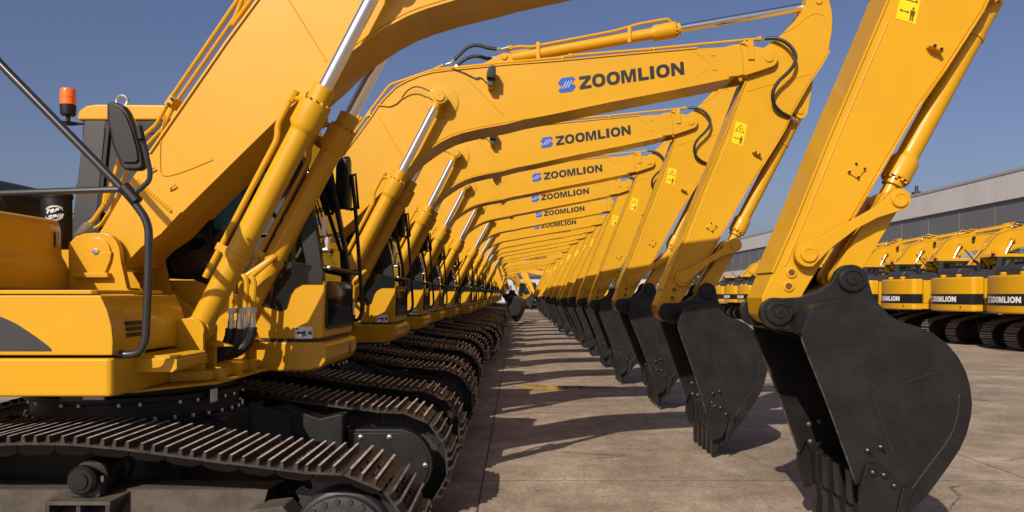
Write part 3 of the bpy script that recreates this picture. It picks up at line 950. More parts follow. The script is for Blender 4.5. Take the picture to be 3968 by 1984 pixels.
    mb.tube(fillet([ru(-160, -30), ru(0, 160), ru(325, 492), ru(375, 560), ru(373, 700), ru(366, 856), ru(352, 887), ru(322, 893), ru(278, 888)], .07, 5), .0215, RAI, 12)
    mb.tube([ru(-200, 480), ru(0, 486), ru(312, 476)], .018, RAI, 10)
    rail = mb.build('handrail', root)
    mb = MB()
    mb.cyl(ru(312, 470), ru(345, 508), .034, PLA, 12)
    mb.tube(fillet([ru(330, 494), ru(376, 455), ru(378, 432), ru(358, 345), ru(352, 318)], .04), .014, RAI, 8)
    mb.build('mirror_stay', rail)
    mb = MB()
    mo = [(276, 262), (290, 258), (318, 268), (330, 285), (348, 330), (364, 390), (368, 422), (358, 430), (322, 430), (310, 418), (290, 370), (276, 300)]
    def mr_(f, yy):
        cx = sum(p[0] for p in mo) / len(mo); cz = sum(p[1] for p in mo) / len(mo)
        return [(ru(cx + (p[0] - cx) * f, cz + (p[1] - cz) * f, -1.15)[0], ru(0, cz + (p[1] - cz) * f, -1.15)[2]) for p in mo]
    mb.prism(mr_(1.0, 0), -1.185, -1.125, PLA, .014, 'y', 2)
    mb.prism(mr_(.80, 0), -1.197, -1.184, PLA, .010, 'y', 2)
    mb.prism(mr_(.93, 0), -1.126, -1.122, MIR)
    X, _, Z = ru(352, 330)
    mb.tube([ru(349, 318, -1.19), ru(356, 350, -1.19)], .02, PLA, 8)
    mb.build('mirror', rail, 50)
    # ---- boom
    T = [(-2.664, 2.12), (-2.47, 2.43), (-2.33, 2.585), ZA(0, 1130), ZA(185, 880), ZA(245, 790), ZA(300, 720), ZA(400, 620), ZA(490, 570), ZA(600, 525), ZA(700, 498), ZA(830, 482), ZA(1100, 455), ZA(1300, 435), ZB(560, 510), ZB(1000, 468), ZB(1717, 405), ZC(530, 447), ZC(620, 433)]
    Bt = [ZC(620, 722), ZC(550, 738), ZC(0, 850), ZB(1000, 840), ZB(500, 945), ZB(0, 1050), ZA(1500, 880), ZA(1300, 920), ZA(1100, 955), ZA(950, 990), ZA(860, 1020), ZA(760, 1070), ZA(690, 1115), ZD(1110, 530), ZD(950, 690), ZD(830, 800), ZD(560, 1045), ZD(320, 1288), (-2.11, 2.188), (-2.26, 2.06)]
    mb = MB()
    mb.prism(T + Bt + [(-2.40, 1.99), (-2.52, 1.88)] + circle(PIN_FOOT[0], PIN_FOOT[1], .12, 8, 310, 180), -HW, HW, YEL, .006, 'y', 1)
    mb.strip(T[2:17], .014, -HW - .012, HW + .012, YEL, 1)
    mb.strip(Bt[1:19], .014, -HW - .012, HW + .012, YEL, 1)
    # fork at the nose
    nose = [ZC(600, 434), ZC(650, 422), ZC(800, 440), ZC(885, 457)] + circle(PIN_ARM[0], PIN_ARM[1], .098, 10, 75, -80) + [ZC(850, 672), ZC(710, 716), ZC(600, 728)]
    for s in (-1, 1):
        mb.prism(nose, *sorted((s * .182, s * .243)), YEL, .008)
        mb.prism([ZC(522, 447), ZC(560, 434), ZC(655, 420), ZC(680, 520), ZC(695, 712), ZC(640, 727), ZC(545, 736)], *sorted((s * .235, s * .256)), YEL, .014, 'y', 3)
    # weld seams and stiffener edges on the side sheets
    for s in (-1, 1):
        y = s * HW
        for a, b_ in ((ZA(245, 845), ZA(475, 1240)), (ZA(985, 545), ZA(1285, 850))):
            mb.tube([(a[0], y, a[1]), (b_[0], y, b_[1])], .005, YEL, 6)
        mb.tube(smooth_path([(p[0], y, p[1]) for p in (ZC(190, 485), ZC(300, 540), ZC(345, 570), ZC(365, 620), ZC(330, 660), ZC(240, 730))], 4), .004, YEL, 6)
        zz = zone(0, 0, 1.2879, 5.04)
        mb.tube(smooth_path([(p[0], y, p[1]) for p in (zz(850, 600), zz(828, 700), zz(822, 850), zz(845, 900), zz(960, 890), zz(1110, 850))], 4), .006, YEL, 6)
        wl = smooth_path([(p[0], y, p[1]) for p in (zz(690, 905), zz(780, 990), zz(885, 1085))], 16)
        mb.tube(wl, [.010 + .004 * (i_ % 2) for i_ in range(len(wl))], YEL, 6)
        for q in ((775, 865), (890, 965)):
            p = zz(*q)
            mb.tube([(p[0] - .012, y, p[1] - .02), (p[0], y + s * .02, p[1]), (p[0] + .03, y + s * .02, p[1] + .012)], .006, YEL, 6)
        wl = smooth_path([(p[0], y, p[1] + .012) for p in Bt[6:15]], 24)
        mb.tube(wl, [.004 + .003 * (i_ % 2) for i_ in range(len(wl))], YEL, 6)
        mb.lathe((ZA(780, 745)[0], y, ZA(780, 745)[1]), (0, s, 0), [(0, .175), (.012, .172), (.016, .165), (.017, .01)], YEL, 36)
        mb.cyl((ROD_EYE[0], y, ROD_EYE[1]), (ROD_EYE[0], s * .325, ROD_EYE[1]), .062, YEL, 24)
        for q in ((400, 525), (415, 662)):
            p = ZC(*q)
            mb.box(p[0] - .022, p[0] + .022, *sorted((y, y + s * .006)), p[1] - .006, p[1] + .006, YEL)
    boom = mb.build('boom', root, 30)
    ang = math.atan2(125, 865)
    o0 = ZB(745, 745)
    k = 1 / 2.146 * 8.34 / F
    def place_boom(u, v, dd):
        x = u * k; z = v * k
        return (o0[0] + x * math.cos(ang) - z * math.sin(ang) * .55, -HW - .001 - dd * .0025, o0[1] + x * math.sin(ang) + z * math.cos(ang))
    lettering(place_boom, boom, LTR, BLU, WHT)
    for s in (-1, 1):
        mb = MB()
        mb.lathe((PIN_ARM[0], s * .243, PIN_ARM[1]), (0, s, 0), [(0, .046), (.010, .045), (.014, .040), (.014, .006), (.011, .004)], YEL, 24)
        mb.build('pin_cap', boom)
    # pipes along the boom
    def path(pts, y, r=.03):
        return fillet([(p[0], y, p[1]) for p in pts], r, 4)
    mb = MB()
    p1 = [ZC(850, 355), ZC(700, 368), ZC(0, 433), ZB(1340, 395), ZB(690, 448), ZB(560, 470), ZB(0, 520), ZA(1000, 432), ZA(700, 462), ZA(338, 588), ZA(185, 790), ZA(0, 1045), S(1000, -5, 5.1), S(683, 404, 5.1), S(622, 497, 5.1), S(560, 540, 5.1), S(470, 605, 5.1), S(438, 712, 5.1), S(420, 775, 5.1), S(362, 858, 5.1), S(335, 872, 5.1)]
    mb.tube(path(p1, -.19), .0145, YEL, 8)
    for p in (S(420, 775, 5.1),):
        mb.cyl((p[0] - .004, -.19, p[1] + .05), (p[0] - .016, -.19, p[1] - .03), .021, YEL, 8)
    for p in (S(335, 872, 5.1), S(352, 862, 5.1)):
        mb.cyl((p[0], -.19, p[1]), (p[0] - .06, -.19, p[1] - .07), .019, STL, 8)
    for p in (ZC(850, 355), ZB(670, 452)):
        mb.cyl((p[0] - .022, -.19, p[1] - .002), (p[0] + .022, -.19, p[1] + .002), .024, YEL, 6)
    mb.build('hydraulic_pipe', boom)
    mb = MB()
    p2 = [ZA(780, 405), ZA(690, 450), ZA(470, 545), ZA(310, 690), ZA(190, 845), ZA(0, 1085), S(1020, 8, 5.15), S(700, 415, 5.15), S(640, 512, 5.15), S(585, 556, 5.15), S(500, 640, 5.15), S(462, 725, 5.15), S(440, 790, 5.15), S(392, 868, 5.15), S(365, 885, 5.15)]
    mb.tube(path(p2, -.12), .0135, YEL, 8)
    mb.build('hydraulic_pipe', boom)
    mb = MB()
    p3 = [ZA(810, 420), ZA(720, 462), ZA(500, 560), ZA(330, 710), ZA(210, 860), ZA(20, 1105), (-2.2, 2.75), (-2.55, 2.38), (-2.70, 2.08)]
    mb.tube(path(p3, .0), .0135, YEL, 8)
    mb.tube(path(p3, .1), .0135, YEL, 8)
    mb.build('hydraulic_pipe', boom)
    for q, a in (((172, 832), 53), ((590, 468), 4)):
        pass
    def clamp(x, z, a, y0=-.225, y1=-.10):
        mb = MB()
        c, s_ = math.cos(R(a)), math.sin(R(a))
        rot = lambda t, n: (x + t * c - n * s_, z + t * s_ + n * c)
        mb.prism([rot(-.035, -.03), rot(.035, -.03), rot(.035, .022), rot(-.035, .022)], y0, y1, YEL, .004)
        for t in (-.02, .02):
            q = rot(t, -.012)
            mb.cyl((q[0], y0, q[1]), (q[0], y0 - .012, q[1]), .011, PLA, 6)
        return mb.build('pipe_clamp', boom)
    for pt, a in ((ZA(172, 838), 53), (ZB(595, 475), 5), (ZB(1360, 402), 4), (ZC(722, 375), 4), (S(688, 414, 5.1), 52)):
        clamp(pt[0], pt[1] - .004, a)
    mb = MB()
    mb.prism([ZC(662, 385), ZC(776, 368), ZC(790, 568), ZC(732, 570), ZC(718, 440), ZC(695, 424), ZC(666, 420)], -.262, -.244, YEL, .003)
    for q in ((672, 393), (715, 390)):
        p = ZC(*q)
        mb.cyl((p[0], -.262, p[1]), (p[0], -.268, p[1]), .008, PLA, 6)
    mb.build('pipe_bracket', boom)
    # grease line to the cylinder pin
    mb = MB()
    g = [ZA(240, 768), ZA(345, 778), ZA(400, 755), ZA(450, 705)]
    mb.tube(path(g, -.25, .02), .008, YEL, 8)
    mb.build('grease_pipe', boom)
    mb = MB()
    g = [ZA(450, 705), ZA(500, 655), ZA(560, 632), ZA(620, 645), ZA(690, 680)]
    mb.tube(smooth_path([(p[0], -.26 - .03 * i, p[1]) for i, p in enumerate(g)], 5), .007, RUB, 8)
    mb.build('grease_hose', boom)
    # work lamp
    mb = MB()
    lx, lz = ZA(1190, 500, 8.22)
    mb.prism([(lx - .052, lz - .065), (lx + .042, lz - .068), (lx + .046, lz + .055), (lx + .016, lz + .068), (lx - .022, lz + .057), (lx - .044, lz + .0)], -.43, -.30, PLA, .010)
    lamp = mb.build('work_lamp', boom)
    mb = MB()
    mb.box(lx - .04, lx + .02, -.385, -.32, lz - .14, lz - .06, GRY, .006)
    mb.box(lx - .04, lx + .02, -.36, -.242, lz - .15, lz - .135, YEL, .003)
    mb.build('lamp_bracket', lamp)
    mb = MB()
    mb.tube(smooth_path([(ZA(q[0], q[1])[0], -.255, ZA(q[0], q[1])[1]) for q in ((860, 465), (960, 500), (1040, 540), (1075, 540), (1110, 545), (1140, 575))] + [(lx - .02, -.34, lz - .09)], 4), .005, PLA, 6)
    p = ZA(1065, 540)
    mb.cyl((p[0] - .02, -.258, p[1]), (p[0] + .02, -.258, p[1]), .012, STL, 8)
    mb.build('lamp_cable', lamp)
    # ---- boom cylinders with their oil pipes
    for s in (-1, 1):
        t, a, u, Ln = cylinder(root, 'boom_cylinder', CYL_FOOT, ROD_EYE, s * .375, .074, .098, .045, .545, .618, .662, .085, .075, .055, s)
        mb = MB()
        nrm = Vector((-u.z, 0, u.x))
        ya = s * .375
        q = lambda f, off, dy=0: tuple(a + u * (f * Ln) + nrm * off + Vector((0, dy, 0)))
        mb.tube(fillet([q(.12, .115), q(.50, .115), q(.53, .155), q(.605, .155), q(.612, .09)], .05, 5), .019, YEL, 10)
        mb.cyl(q(.595, .15), q(.625, .15), .026, YEL, 8)
        mb.build('oil_pipe', t)
        mb = MB()
        mb.lathe(a + u * (.19 * Ln), u, [(0, .078), (.002, .082), (.045, .082), (.047, .078)], YEL, 28)
        cc = a + u * (.202 * Ln) + nrm * .105
        mb.prism([((cc + u * p_ + nrm * r_).x, (cc + u * p_ + nrm * r_).z) for p_, r_ in ((-.024, -.035), (.024, -.035), (.024, .035), (-.024, .035))], ya - .022, ya + .022, YEL, .004)
        mb.build('pipe_band', t)
        # bent steel pipes and black hoses at the foot
        for k in range(2):
            yb = s * .13; x0 = -1.872 + .052 * k
            mb = MB()
            mb.tube(fillet([q(.20, -.02 if k else .03, yb + s * .16 - ya), q(.225, -.04, yb + s * .10 - ya), (x0 - .05, yb + s * .04, 1.80), (x0 - .01, yb, 1.835 - .01 * k), (x0 + .012, yb, 1.78), (x0, yb, 1.60)], .05, 5), .018, YEL, 8)
            mb.build('elbow_pipe', t)
            mb = MB()
            mb.tube(smooth_path([(x0 - .004, yb, 1.475), (x0 - .015, yb, 1.41), (x0 - .05, yb, 1.345), (x0 - .12, yb - .01, 1.295), (x0 - .22, yb - .02, 1.272), (x0 - .36, yb - .02, 1.268)], 5), [.033 + .003 * (i_ % 2) for i_ in range(26)], RUB, 10)
            mb.cyl((x0, yb, 1.61), (x0, yb, 1.575), .029, STL, 6)
            mb.cyl((x0, yb, 1.575), (x0 - .002, yb, 1.53), .017, STL, 10)
            mb.cyl((x0 - .002, yb, 1.53), (x0 - .004, yb, 1.465), .023, STL, 10)
            mb.build('hose', t)
    # ---- arm cylinder on top of the boom
    mb = MB()
    hump = [ZA(980, 462), ZA(1050, 412), ZA(1150, 376), ZA(1240, 322), ZA(1290, 300), ZA(1350, 305), ZA(1368, 350), ZA(1372, 400), ZA(1360, 440)]
    for s in (-1, 1):
        mb.prism(hump, *sorted((s * .07, s * .115)), YEL, .006)
        p = ZB(115, 470, 8.46)
        mb.lathe((p[0], s * .115, p[1]), (0, s, 0), [(0, .036), (.012, .035), (.016, .03), (.016, .005)], YEL, 20)
    mb.build('cylinder_bracket', boom)
    a0 = ZB(115, 470, 8.46)
    a1 = ZC(1405, 10, 8.46)
    t, a, u, Ln = cylinder(root, 'arm_cylinder', a0, a1, 0, .062, .088, .045, .475, .548, .565, .06, .06, .065)
    nrm = Vector((-u.z, 0, u.x))
    mb = MB()
    q = lambda f, off, y: tuple(a + u * (f * Ln) + nrm * off + Vector((0, y, 0)))
    mb.tube(fillet([q(.022, .10, -.05), q(.058, .10, -.05), q(.085, .072, -.05), q(.36, .085, -.05), q(.44, .115, -.05), q(.53, .115, -.05), q(.54, .07, -.04)], .06, 5), .016, YEL, 8)
    mb.tube(fillet([q(.022, .08, .05), q(.06, .08, .05), q(.10, .06, .05), q(.13, .02, .05)], .06, 5), .016, YEL, 8)
    mb.cyl(q(.014, .10, -.05), q(.03, .10, -.05), .026, YEL, 6)
    for f in (.108, .40):
        p = q(f, 0, 0)
        mb.prism([(p[0] - .02, p[2] - .07), (p[0] + .02, p[2] - .07), (p[0] + .02, p[2] + .11), (p[0] - .02, p[2] + .11)], -.075, -.062, YEL, .003)
    mb.build('oil_pipe', t)
    for k, (st_, en, mid) in enumerate(((ZA(800, 400), ZA(1330, 255), [(850, 385), (920, 310), (990, 250), (1070, 235), (1150, 255), (1265, 272)]), (ZA(820, 415), ZA(1300, 290), [(870, 395), (930, 335), (1000, 300), (1070, 292), (1140, 310), (1205, 308)]))):
        mb = MB()
        y = -.10 + .15 * k
        pts = [(ZA(*m_)[0], y, ZA(*m_)[1]) for m_ in mid]
        mb.tube(smooth_path(pts, 5), .0195, RUB, 10)
        mb.cyl((st_[0], y, st_[1]), pts[0], .016, STL, 8)
        mb.cyl(pts[0], tuple(Vector(pts[0]).lerp(Vector(pts[1]), .3)), .022, STL, 8)
        mb.cyl(pts[-1], (en[0], y, en[1]), .016, STL, 8)
        mb.cyl(tuple(Vector(pts[-1]).lerp(Vector(pts[-2]), .3)), pts[-1], .022, STL, 8)
        mb.build('hose', t)
    # ---- arm
    d = 8.41
    zc = lambda x, y: ZC(x, y, d)
    left = [zc(1290, 0), zc(1280, 60), zc(1240, 130), zc(1190, 190), zc(1050, 330), zc(885, 457), zc(790, 590), zc(715, 770), ZE(910, 20), ZE(690, 560), ZE(560, 880), ZF(330, 330), ZF(200, 640), ZF(130, 810)]
    right = [ZF(400, 770), ZF(450, 680), ZF(590, 440), ZF(700, 270), ZF(850, 0), ZE(1130, 650), ZE(1300, 400), ZE(1540, 10), zc(1150, 1060), zc(1300, 800), zc(1430, 610), zc(1500, 480), zc(1530, 300), zc(1537, 200), zc(1530, 100), zc(1505, 0), zc(1485, -55), zc(1445, -95), zc(1390, -105), zc(1335, -75), zc(1305, -35)]
    mb = MB()
    tip = circle(HINGE[0], HINGE[1], .10, 10, 195, 330)
    mb.prism(left + tip + right, -AW, AW, YEL, .006, 'y', 1)
    mb.strip(left[7:13], .014, -AW - .012, AW + .012, YEL, -1)
    mb.strip(right[3:12], .014, -AW - .012, AW + .012, YEL, -1)
    for s in (-1, 1):
        y = s * AW
        off = .055
        lp = [(p[0] + off, y, p[1] + .01) for p in (ZE(880, 100), ZE(690, 560), ZE(560, 880), ZF(330, 330), ZF(220, 600))]
        mb.tube(lp, .006, YEL, 6)
        for pts in ([zc(715, 870), zc(850, 830), zc(1000, 790)], [zc(1085, 775), zc(1200, 740), zc(1330, 700)], [zc(1060, 320), zc(1190, 250), zc(1280, 170), zc(1370, 130), zc(1430, 140), zc(1465, 165)]):
            mb.tube(smooth_path([(p[0], y, p[1]) for p in pts], 4), .005, YEL, 6)
        mb.lathe((PIN_ARM[0], y, PIN_ARM[1]), (0, s, 0), [(0, .135), (.006, .133), (.009, .128), (.0095, .01)], YEL, 32)
        p = zc(1405, 10)
        mb.lathe((p[0], y, p[1]), (0, s, 0), [(0, .038), (.01, .037), (.014, .032), (.014, .005)], YEL, 20)
        for q_ in ((318, 635), (300, 728)):
            p = ZF(*q_)
            n = 16
            mb.lathe((p[0], y, p[1]), (0, s, 0), [(0, .034), (.010, .034), (.012, .030), (.012, .021), (.004, .020), (.003, .001)], YEL, 20)
            mb.cyl((p[0], y, p[1]), (p[0], y + s * .0065, p[1]), .0195, RST, 16)
        for q_ in ((300, 905),):
            pass
    for s in (-1, 1):
        wl = smooth_path([(p[0] + .004, s * (AW + .012), p[1] - .002) for p in right[3:9]], 40)
        mb.tube(wl, [.004 + .003 * (i_ % 2) for i_ in range(len(wl))], YEL, 6)
    brk = [zc(1385, 700), zc(1340, 960), zc(1325, 1060), zc(1295, 1105), zc(1255, 1115), zc(1215, 1090), zc(1190, 1050), zc(1180, 1000), zc(1300, 790)]
    for s in (-1, 1):
        mb.prism(brk, *sorted((s * .055, s * .095)), YEL, .005)
        p = zc(1258, 1042)
        mb.lathe((p[0], s * .095, p[1]), (0, s, 0), [(0, .034), (.008, .033), (.011, .028), (.011, .004)], YEL, 18)
    arm = mb.build('arm', root, 30)
    # warning label
    mb = MB()
    cx, cz = ZE(1045, 60)
    lab = [ZE(1005, -105), ZE(1155, -75), ZE(1075, 190), ZE(955, 150)]
    lab = [ZE(1005, -85), ZE(1130, -50), ZE(1080, 190), ZE(955, 150)]
    mb.prism(lab, -AW - .003, -AW, WYE)
    LP = [Vector(p) for p in lab]
    def lb(a, b):
        top = LP[0].lerp(LP[1], a); bot = LP[3].lerp(LP[2], a)
        v = bot.lerp(top, b)
        return (v.x, v.y)
    def ink(pts, m=INK):
        mb.prism([lb(*p) for p in pts], -AW - .0045, -AW - .003, m)
    ink([(.5, .93), (.92, .57), (.85, .57), (.5, .875)]); ink([(.5, .93), (.5, .875), (.15, .57), (.08, .57)]); ink([(.08, .57), (.92, .57), (.85, .60), (.16, .60)])
    ink([(.46, .64), (.56, .64), (.53, .78), (.47, .78)])
    ink([(.70, .36), (.80, .36), (.80, .43), (.70, .43)])
    ink([(.64, .20), (.86, .20), (.88, .34), (.62, .34)]); ink([(.66, .05), (.73, .05), (.74, .20), (.66, .20)]); ink([(.77, .05), (.84, .05), (.84, .20), (.76, .20)])
    ink([(.08, .26), (.20, .31), (.20, .275), (.48, .275), (.48, .31), (.58, .26), (.48, .21), (.48, .245), (.20, .245), (.20, .21)])
    mb.build('warning_label', arm)
    mb = MB()
    p0 = Vector(ZE(1190, 245)); p1 = Vector(ZE(1275, 290))
    dd = (p1 - p0); nn = Vector((dd.y, -dd.x)).normalized() * .035
    mb.prism([tuple(p0), tuple(p1), tuple(p1 + nn * .6), tuple(p0 + nn * .6)], -AW - .06, -AW, YEL, .004)
    for f in (.25, .75):
        p = p0.lerp(p1, f) + nn * .3
        mb.cyl((p.x, -AW - .06, p.y), (p.x, -AW - .072, p.y), .009, PLA, 8)
    mb.build('clamp_block', arm)
    mb = MB()
    pl = [ZE(728, 1035), ZE(795, 1075), ZE(745, 1145), ZE(675, 1100)]
    mb.prism(pl, -AW - .012, -AW, YEL, .004)
    c = Vector(pl[0]).lerp(Vector(pl[2]), .5)
    for p in pl:
        q_ = Vector(p).lerp(c, .18)
        mb.cyl((q_.x, -AW - .012, q_.y), (q_.x, -AW - .020, q_.y), .008, PLA, 8)
    mb.build('bolt_plate', arm)
    # the S-shaped hose from boom to arm
    mb = MB()
    hs = [(912, 346), (1000, 352), (1085, 388), (1150, 455), (1183, 540), (1160, 625), (1100, 700), (1025, 770), (975, 850), (968, 930), (995, 1000), (1060, 1058), (1150, 1098)]
    pts = [(ZC(*q_, 8.32)[0], -.19 - .09 * math.sin(math.pi * i / 12), ZC(*q_, 8.32)[1]) for i, q_ in enumerate(hs)]
    mb.tube(smooth_path(pts, 5), .0195, RUB, 10)
    b0 = ZC(862, 352)
    mb.cyl((b0[0], -.19, b0[1]), pts[0], .014, STL, 8)
    e1 = ZC(1255, 1130)
    mb.cyl(pts[-1], (e1[0], -.08, e1[1]), .015, STL, 8)
    p = Vector(pts[-1]).lerp(Vector((e1[0], -.08, e1[1])), .5)
    mb.cyl(pts[-1], tuple(p), .022, STL, 8)
    mb.build('hose', arm)
    # ---- bucket cylinder, links, bucket
    c0 = zc(1258, 1042)
    t, a, u, Ln = cylinder(root, 'bucket_cylinder', c0, PIN_TIP, 0, .070, .090, .042, .785, .885, .915, .055, .07, .05)
    mb = MB()
    p = a + u * (.22 * Ln)
    mb.lathe(p, u, [(0, .073), (.001, .077), (.03, .077), (.031, .073)], YEL, 24)
    nrm = Vector((u.z, 0, -u.x))
    qq = p + nrm * .09 - Vector((0, .02, 0))
    mb.box(qq.x - .022, qq.x + .022, -.06, -.01, qq.z - .018, qq.z + .018, YEL, .004)
    mb.build('pipe_band', t)
    for s in (-1, 1):
        mb = MB()
        out = circle(PIN_LINK[0], PIN_LINK[1], .083, 14, 90, 290) + [ZF(565, 468, 8.33), ZF(720, 342, 8.33), ZF(860, 264, 8.33), ZF(940, 238, 8.33)] + circle(PIN_TIP[0], PIN_TIP[1], .071, 14, -75, 120) + [ZF(905, 140, 8.33), ZF(830, 203, 8.33), ZF(690, 285, 8.33), ZF(540, 372, 8.33), ZF(460, 415, 8.33)]
        mb.prism(out, *sorted((s * .20, s * .25)), YEL, .006)
        lk = mb.build('link', root, 32)
        for p in (PIN_LINK, PIN_TIP):
            mb = MB()
            mb.lathe((p[0], s * .25, p[1]), (0, s, 0), [(0, .054), (.012, .053), (.016, .048), (.016, .032), (.012, .030), (.012, .006), (.009, .003)], YEL, 24)
            mb.build('pin_cap', lk)
        mb = MB()
    mb = MB()
    mb.cyl((PIN_TIP[0], -.20, PIN_TIP[1]), (PIN_TIP[0], .20, PIN_TIP[1]), .045, YEL, 16)
    mb.prism(link_outline(PIN_TIP, PIN_BUCKET, .066, .074), .06, .135, YEL, .006)
    mb.prism(link_outline(PIN_TIP, PIN_BUCKET, .066, .074), -.135, -.06, YEL, .006)
    m_ = Vector(PIN_TIP).lerp(Vector(PIN_BUCKET), .5)
    w1 = Vector(PIN_TIP).lerp(Vector(PIN_BUCKET), .35); w2 = Vector(PIN_TIP).lerp(Vector(PIN_BUCKET), .85)
    mb.prism(link_outline((w1.x, w1.y), (w2.x, w2.y), .055, .055), -.06, .06, YEL)
    mb.cyl((PIN_BUCKET[0], -.19, PIN_BUCKET[1]), (PIN_BUCKET[0], .19, PIN_BUCKET[1]), .045, YEL, 16)
    mb.build('bucket_link', root, 32)
    make_bucket(root)
    return root

# ---------------------------------------------------------------- ground
def ground_mat():
    m = bpy.data.materials.new('yard_concrete')
    m.use_nodes = True
    n = m.node_tree.nodes; L = m.node_tree.links
    p = n['Principled BSDF']
    tc = n.new('ShaderNodeTexCoord')
    def noise(scale, detail, sx=1, sy=1):
        mp = n.new('ShaderNodeMapping'); mp.inputs['Scale'].default_value = (sx, sy, 1)
        L.new(tc.outputs['Object'], mp.inputs[0])
        t = n.new('ShaderNodeTexNoise'); t.inputs['Scale'].default_value = scale; t.inputs['Detail'].default_value = detail; t.inputs['Roughness'].default_value = .65
        L.new(mp.outputs[0], t.inputs['Vector'])
        return t.outputs['Fac']
    def ramp(f, a, b, ca, cb):
        r = n.new('ShaderNodeValToRGB')
        r.color_ramp.elements[0].position = a; r.color_ramp.elements[1].position = b
        r.color_ramp.elements[0].color = (*ca, 1); r.color_ramp.elements[1].color = (*cb, 1)
        L.new(f, r.inputs[0])
        return r.outputs[0]
    def mix(f, a, b, mode='MIX'):
        x = n.new('ShaderNodeMix'); x.data_type = 'RGBA'; x.blend_type = mode
        if isinstance(f, float): x.inputs[0].default_value = f
        else: L.new(f, x.inputs[0])
        L.new(a, x.inputs[6]); L.new(b, x.inputs[7])
        return x.outputs[2]
    base = ramp(noise(.55, 8, 1, 1.6), .32, .70, (.345, .285, .222), (.505, .428, .343))
    patch = ramp(noise(1.4, 8, .9, 1.4), .36, .66, (.76, .72, .68), (1.05, 1.05, 1.05))
    fine = ramp(noise(24, 9), .34, .68, (.70, .69, .675), (1.12, 1.115, 1.10))
    scuff = ramp(noise(3.2, 10, 1.5, .8), .42, .64, (.86, .85, .835), (1.09, 1.09, 1.085))
    stain = ramp(noise(.9, 7, 1.8, .8), .62, .74, (1, 1, 1), (.62, .57, .52))
    c = mix(1.0, base, patch, 'MULTIPLY')
    c = mix(1.0, c, fine, 'MULTIPLY')
    c = mix(1.0, c, scuff, 'MULTIPLY')
    c = mix(.8, c, stain, 'MULTIPLY')
    # slab joints: along the row at x = -0.3 + 5k, across it every 6 m
    sep = n.new('ShaderNodeSeparateXYZ'); L.new(tc.outputs['Object'], sep.inputs[0])
    wob = n.new('ShaderNodeMath'); wob.operation = 'MULTIPLY_ADD'
    L.new(noise(3, 4), wob.inputs[0]); wob.inputs[1].default_value = .03; 
    def joint(axis, off, period, half):
        a = n.new('ShaderNodeMath'); a.operation = 'ADD'; L.new(sep.outputs[axis], a.inputs[0]); a.inputs[1].default_value = off
        b = n.new('ShaderNodeMath'); b.operation = 'PINGPONG'; L.new(a.outputs[0], b.inputs[0]); b.inputs[1].default_value = period / 2
        e = n.new('ShaderNodeMath'); e.operation = 'ADD'
        w2 = n.new('ShaderNodeMath'); w2.operation = 'MULTIPLY_ADD'; L.new(noise(9, 3), w2.inputs[0]); w2.inputs[1].default_value = .02; w2.inputs[2].default_value = -.010
        L.new(b.outputs[0], e.inputs[0]); L.new(w2.outputs[0], e.inputs[1])
        d = n.new('ShaderNodeMath'); d.operation = 'LESS_THAN'; L.new(e.outputs[0], d.inputs[0]); d.inputs[1].default_value = half
        return d.outputs[0]
    j1 = joint(0, .31, 5.0, .009)
    j2 = joint(1, -7.15, 6.0, .007)
    mxj = n.new('ShaderNodeMath'); mxj.operation = 'MAXIMUM'; L.new(j1, mxj.inputs[0]); L.new(j2, mxj.inputs[1])
    dk = n.new('ShaderNodeRGB'); dk.outputs[0].default_value = (.085, .068, .056, 1)
    c = mix(mxj.outputs[0], c, dk.outputs[0])
    # rusty scrape marks, short and nearly along the row
    vor = ramp(noise(6, 3, 5.5, .9), .61, .66, (0, 0, 0), (1, 1, 1))
    rust = n.new('ShaderNodeRGB'); rust.outputs[0].default_value = (.17, .095, .06, 1)
    half = n.new('ShaderNodeMath'); half.operation = 'MULTIPLY'; half.inputs[1].default_value = .55
    L.new(vor, half.inputs[0])
    c = mix(half.outputs[0], c, rust.outputs[0])
    # oil and damp spots, cracks, grit
    spots = ramp(noise(2.3, 5), .64, .70, (1, 1, 1), (.50, .46, .42))
    c = mix(.75, c, spots, 'MULTIPLY')
    wsh = ramp(noise(.28, 5, 1.4, .7), .40, .66, (.82, .80, .77), (1.06, 1.05, 1.04))
    c = mix(1.0, c, wsh, 'MULTIPLY')
    vo = n.new('ShaderNodeTexVoronoi'); vo.feature = 'DISTANCE_TO_EDGE'; vo.inputs['Scale'].default_value = .42
    dn = n.new('ShaderNodeTexNoise'); dn.inputs['Scale'].default_value = 1.3; dn.inputs['Detail'].default_value = 6
    L.new(tc.outputs['Object'], dn.inputs['Vector'])
    va = n.new('ShaderNodeVectorMath'); va.operation = 'MULTIPLY_ADD'; va.inputs[1].default_value = (1.1, 1.1, 0)
    L.new(dn.outputs['Color'], va.inputs[0]); L.new(tc.outputs['Object'], va.inputs[2])
    L.new(va.outputs[0], vo.inputs['Vector'])
    crk = ramp(vo.outputs['Distance'], .004, .009, (.45, .40, .36), (1, 1, 1))
    msk = ramp(noise(.35, 3), .52, .60, (0, 0, 0), (1, 1, 1))
    c2 = mix(1.0, c, crk, 'MULTIPLY')
    c = mix(msk, c, c2)
    grit = ramp(noise(140, 2), .62, .74, (1, 1, 1), (.62, .58, .55))
    c = mix(.7, c, grit, 'MULTIPLY')
    L.new(c, p.inputs['Base Color'])
    p.inputs['Roughness'].default_value = .82
    p.inputs['Specular IOR Level'].default_value = .25
    bp = n.new('ShaderNodeBump'); bp.inputs['Strength'].default_value = .35; bp.inputs['Distance'].default_value = .012
    L.new(noise(26, 7), bp.inputs['Height']); L.new(bp.outputs[0], p.inputs['Normal'])
    return m

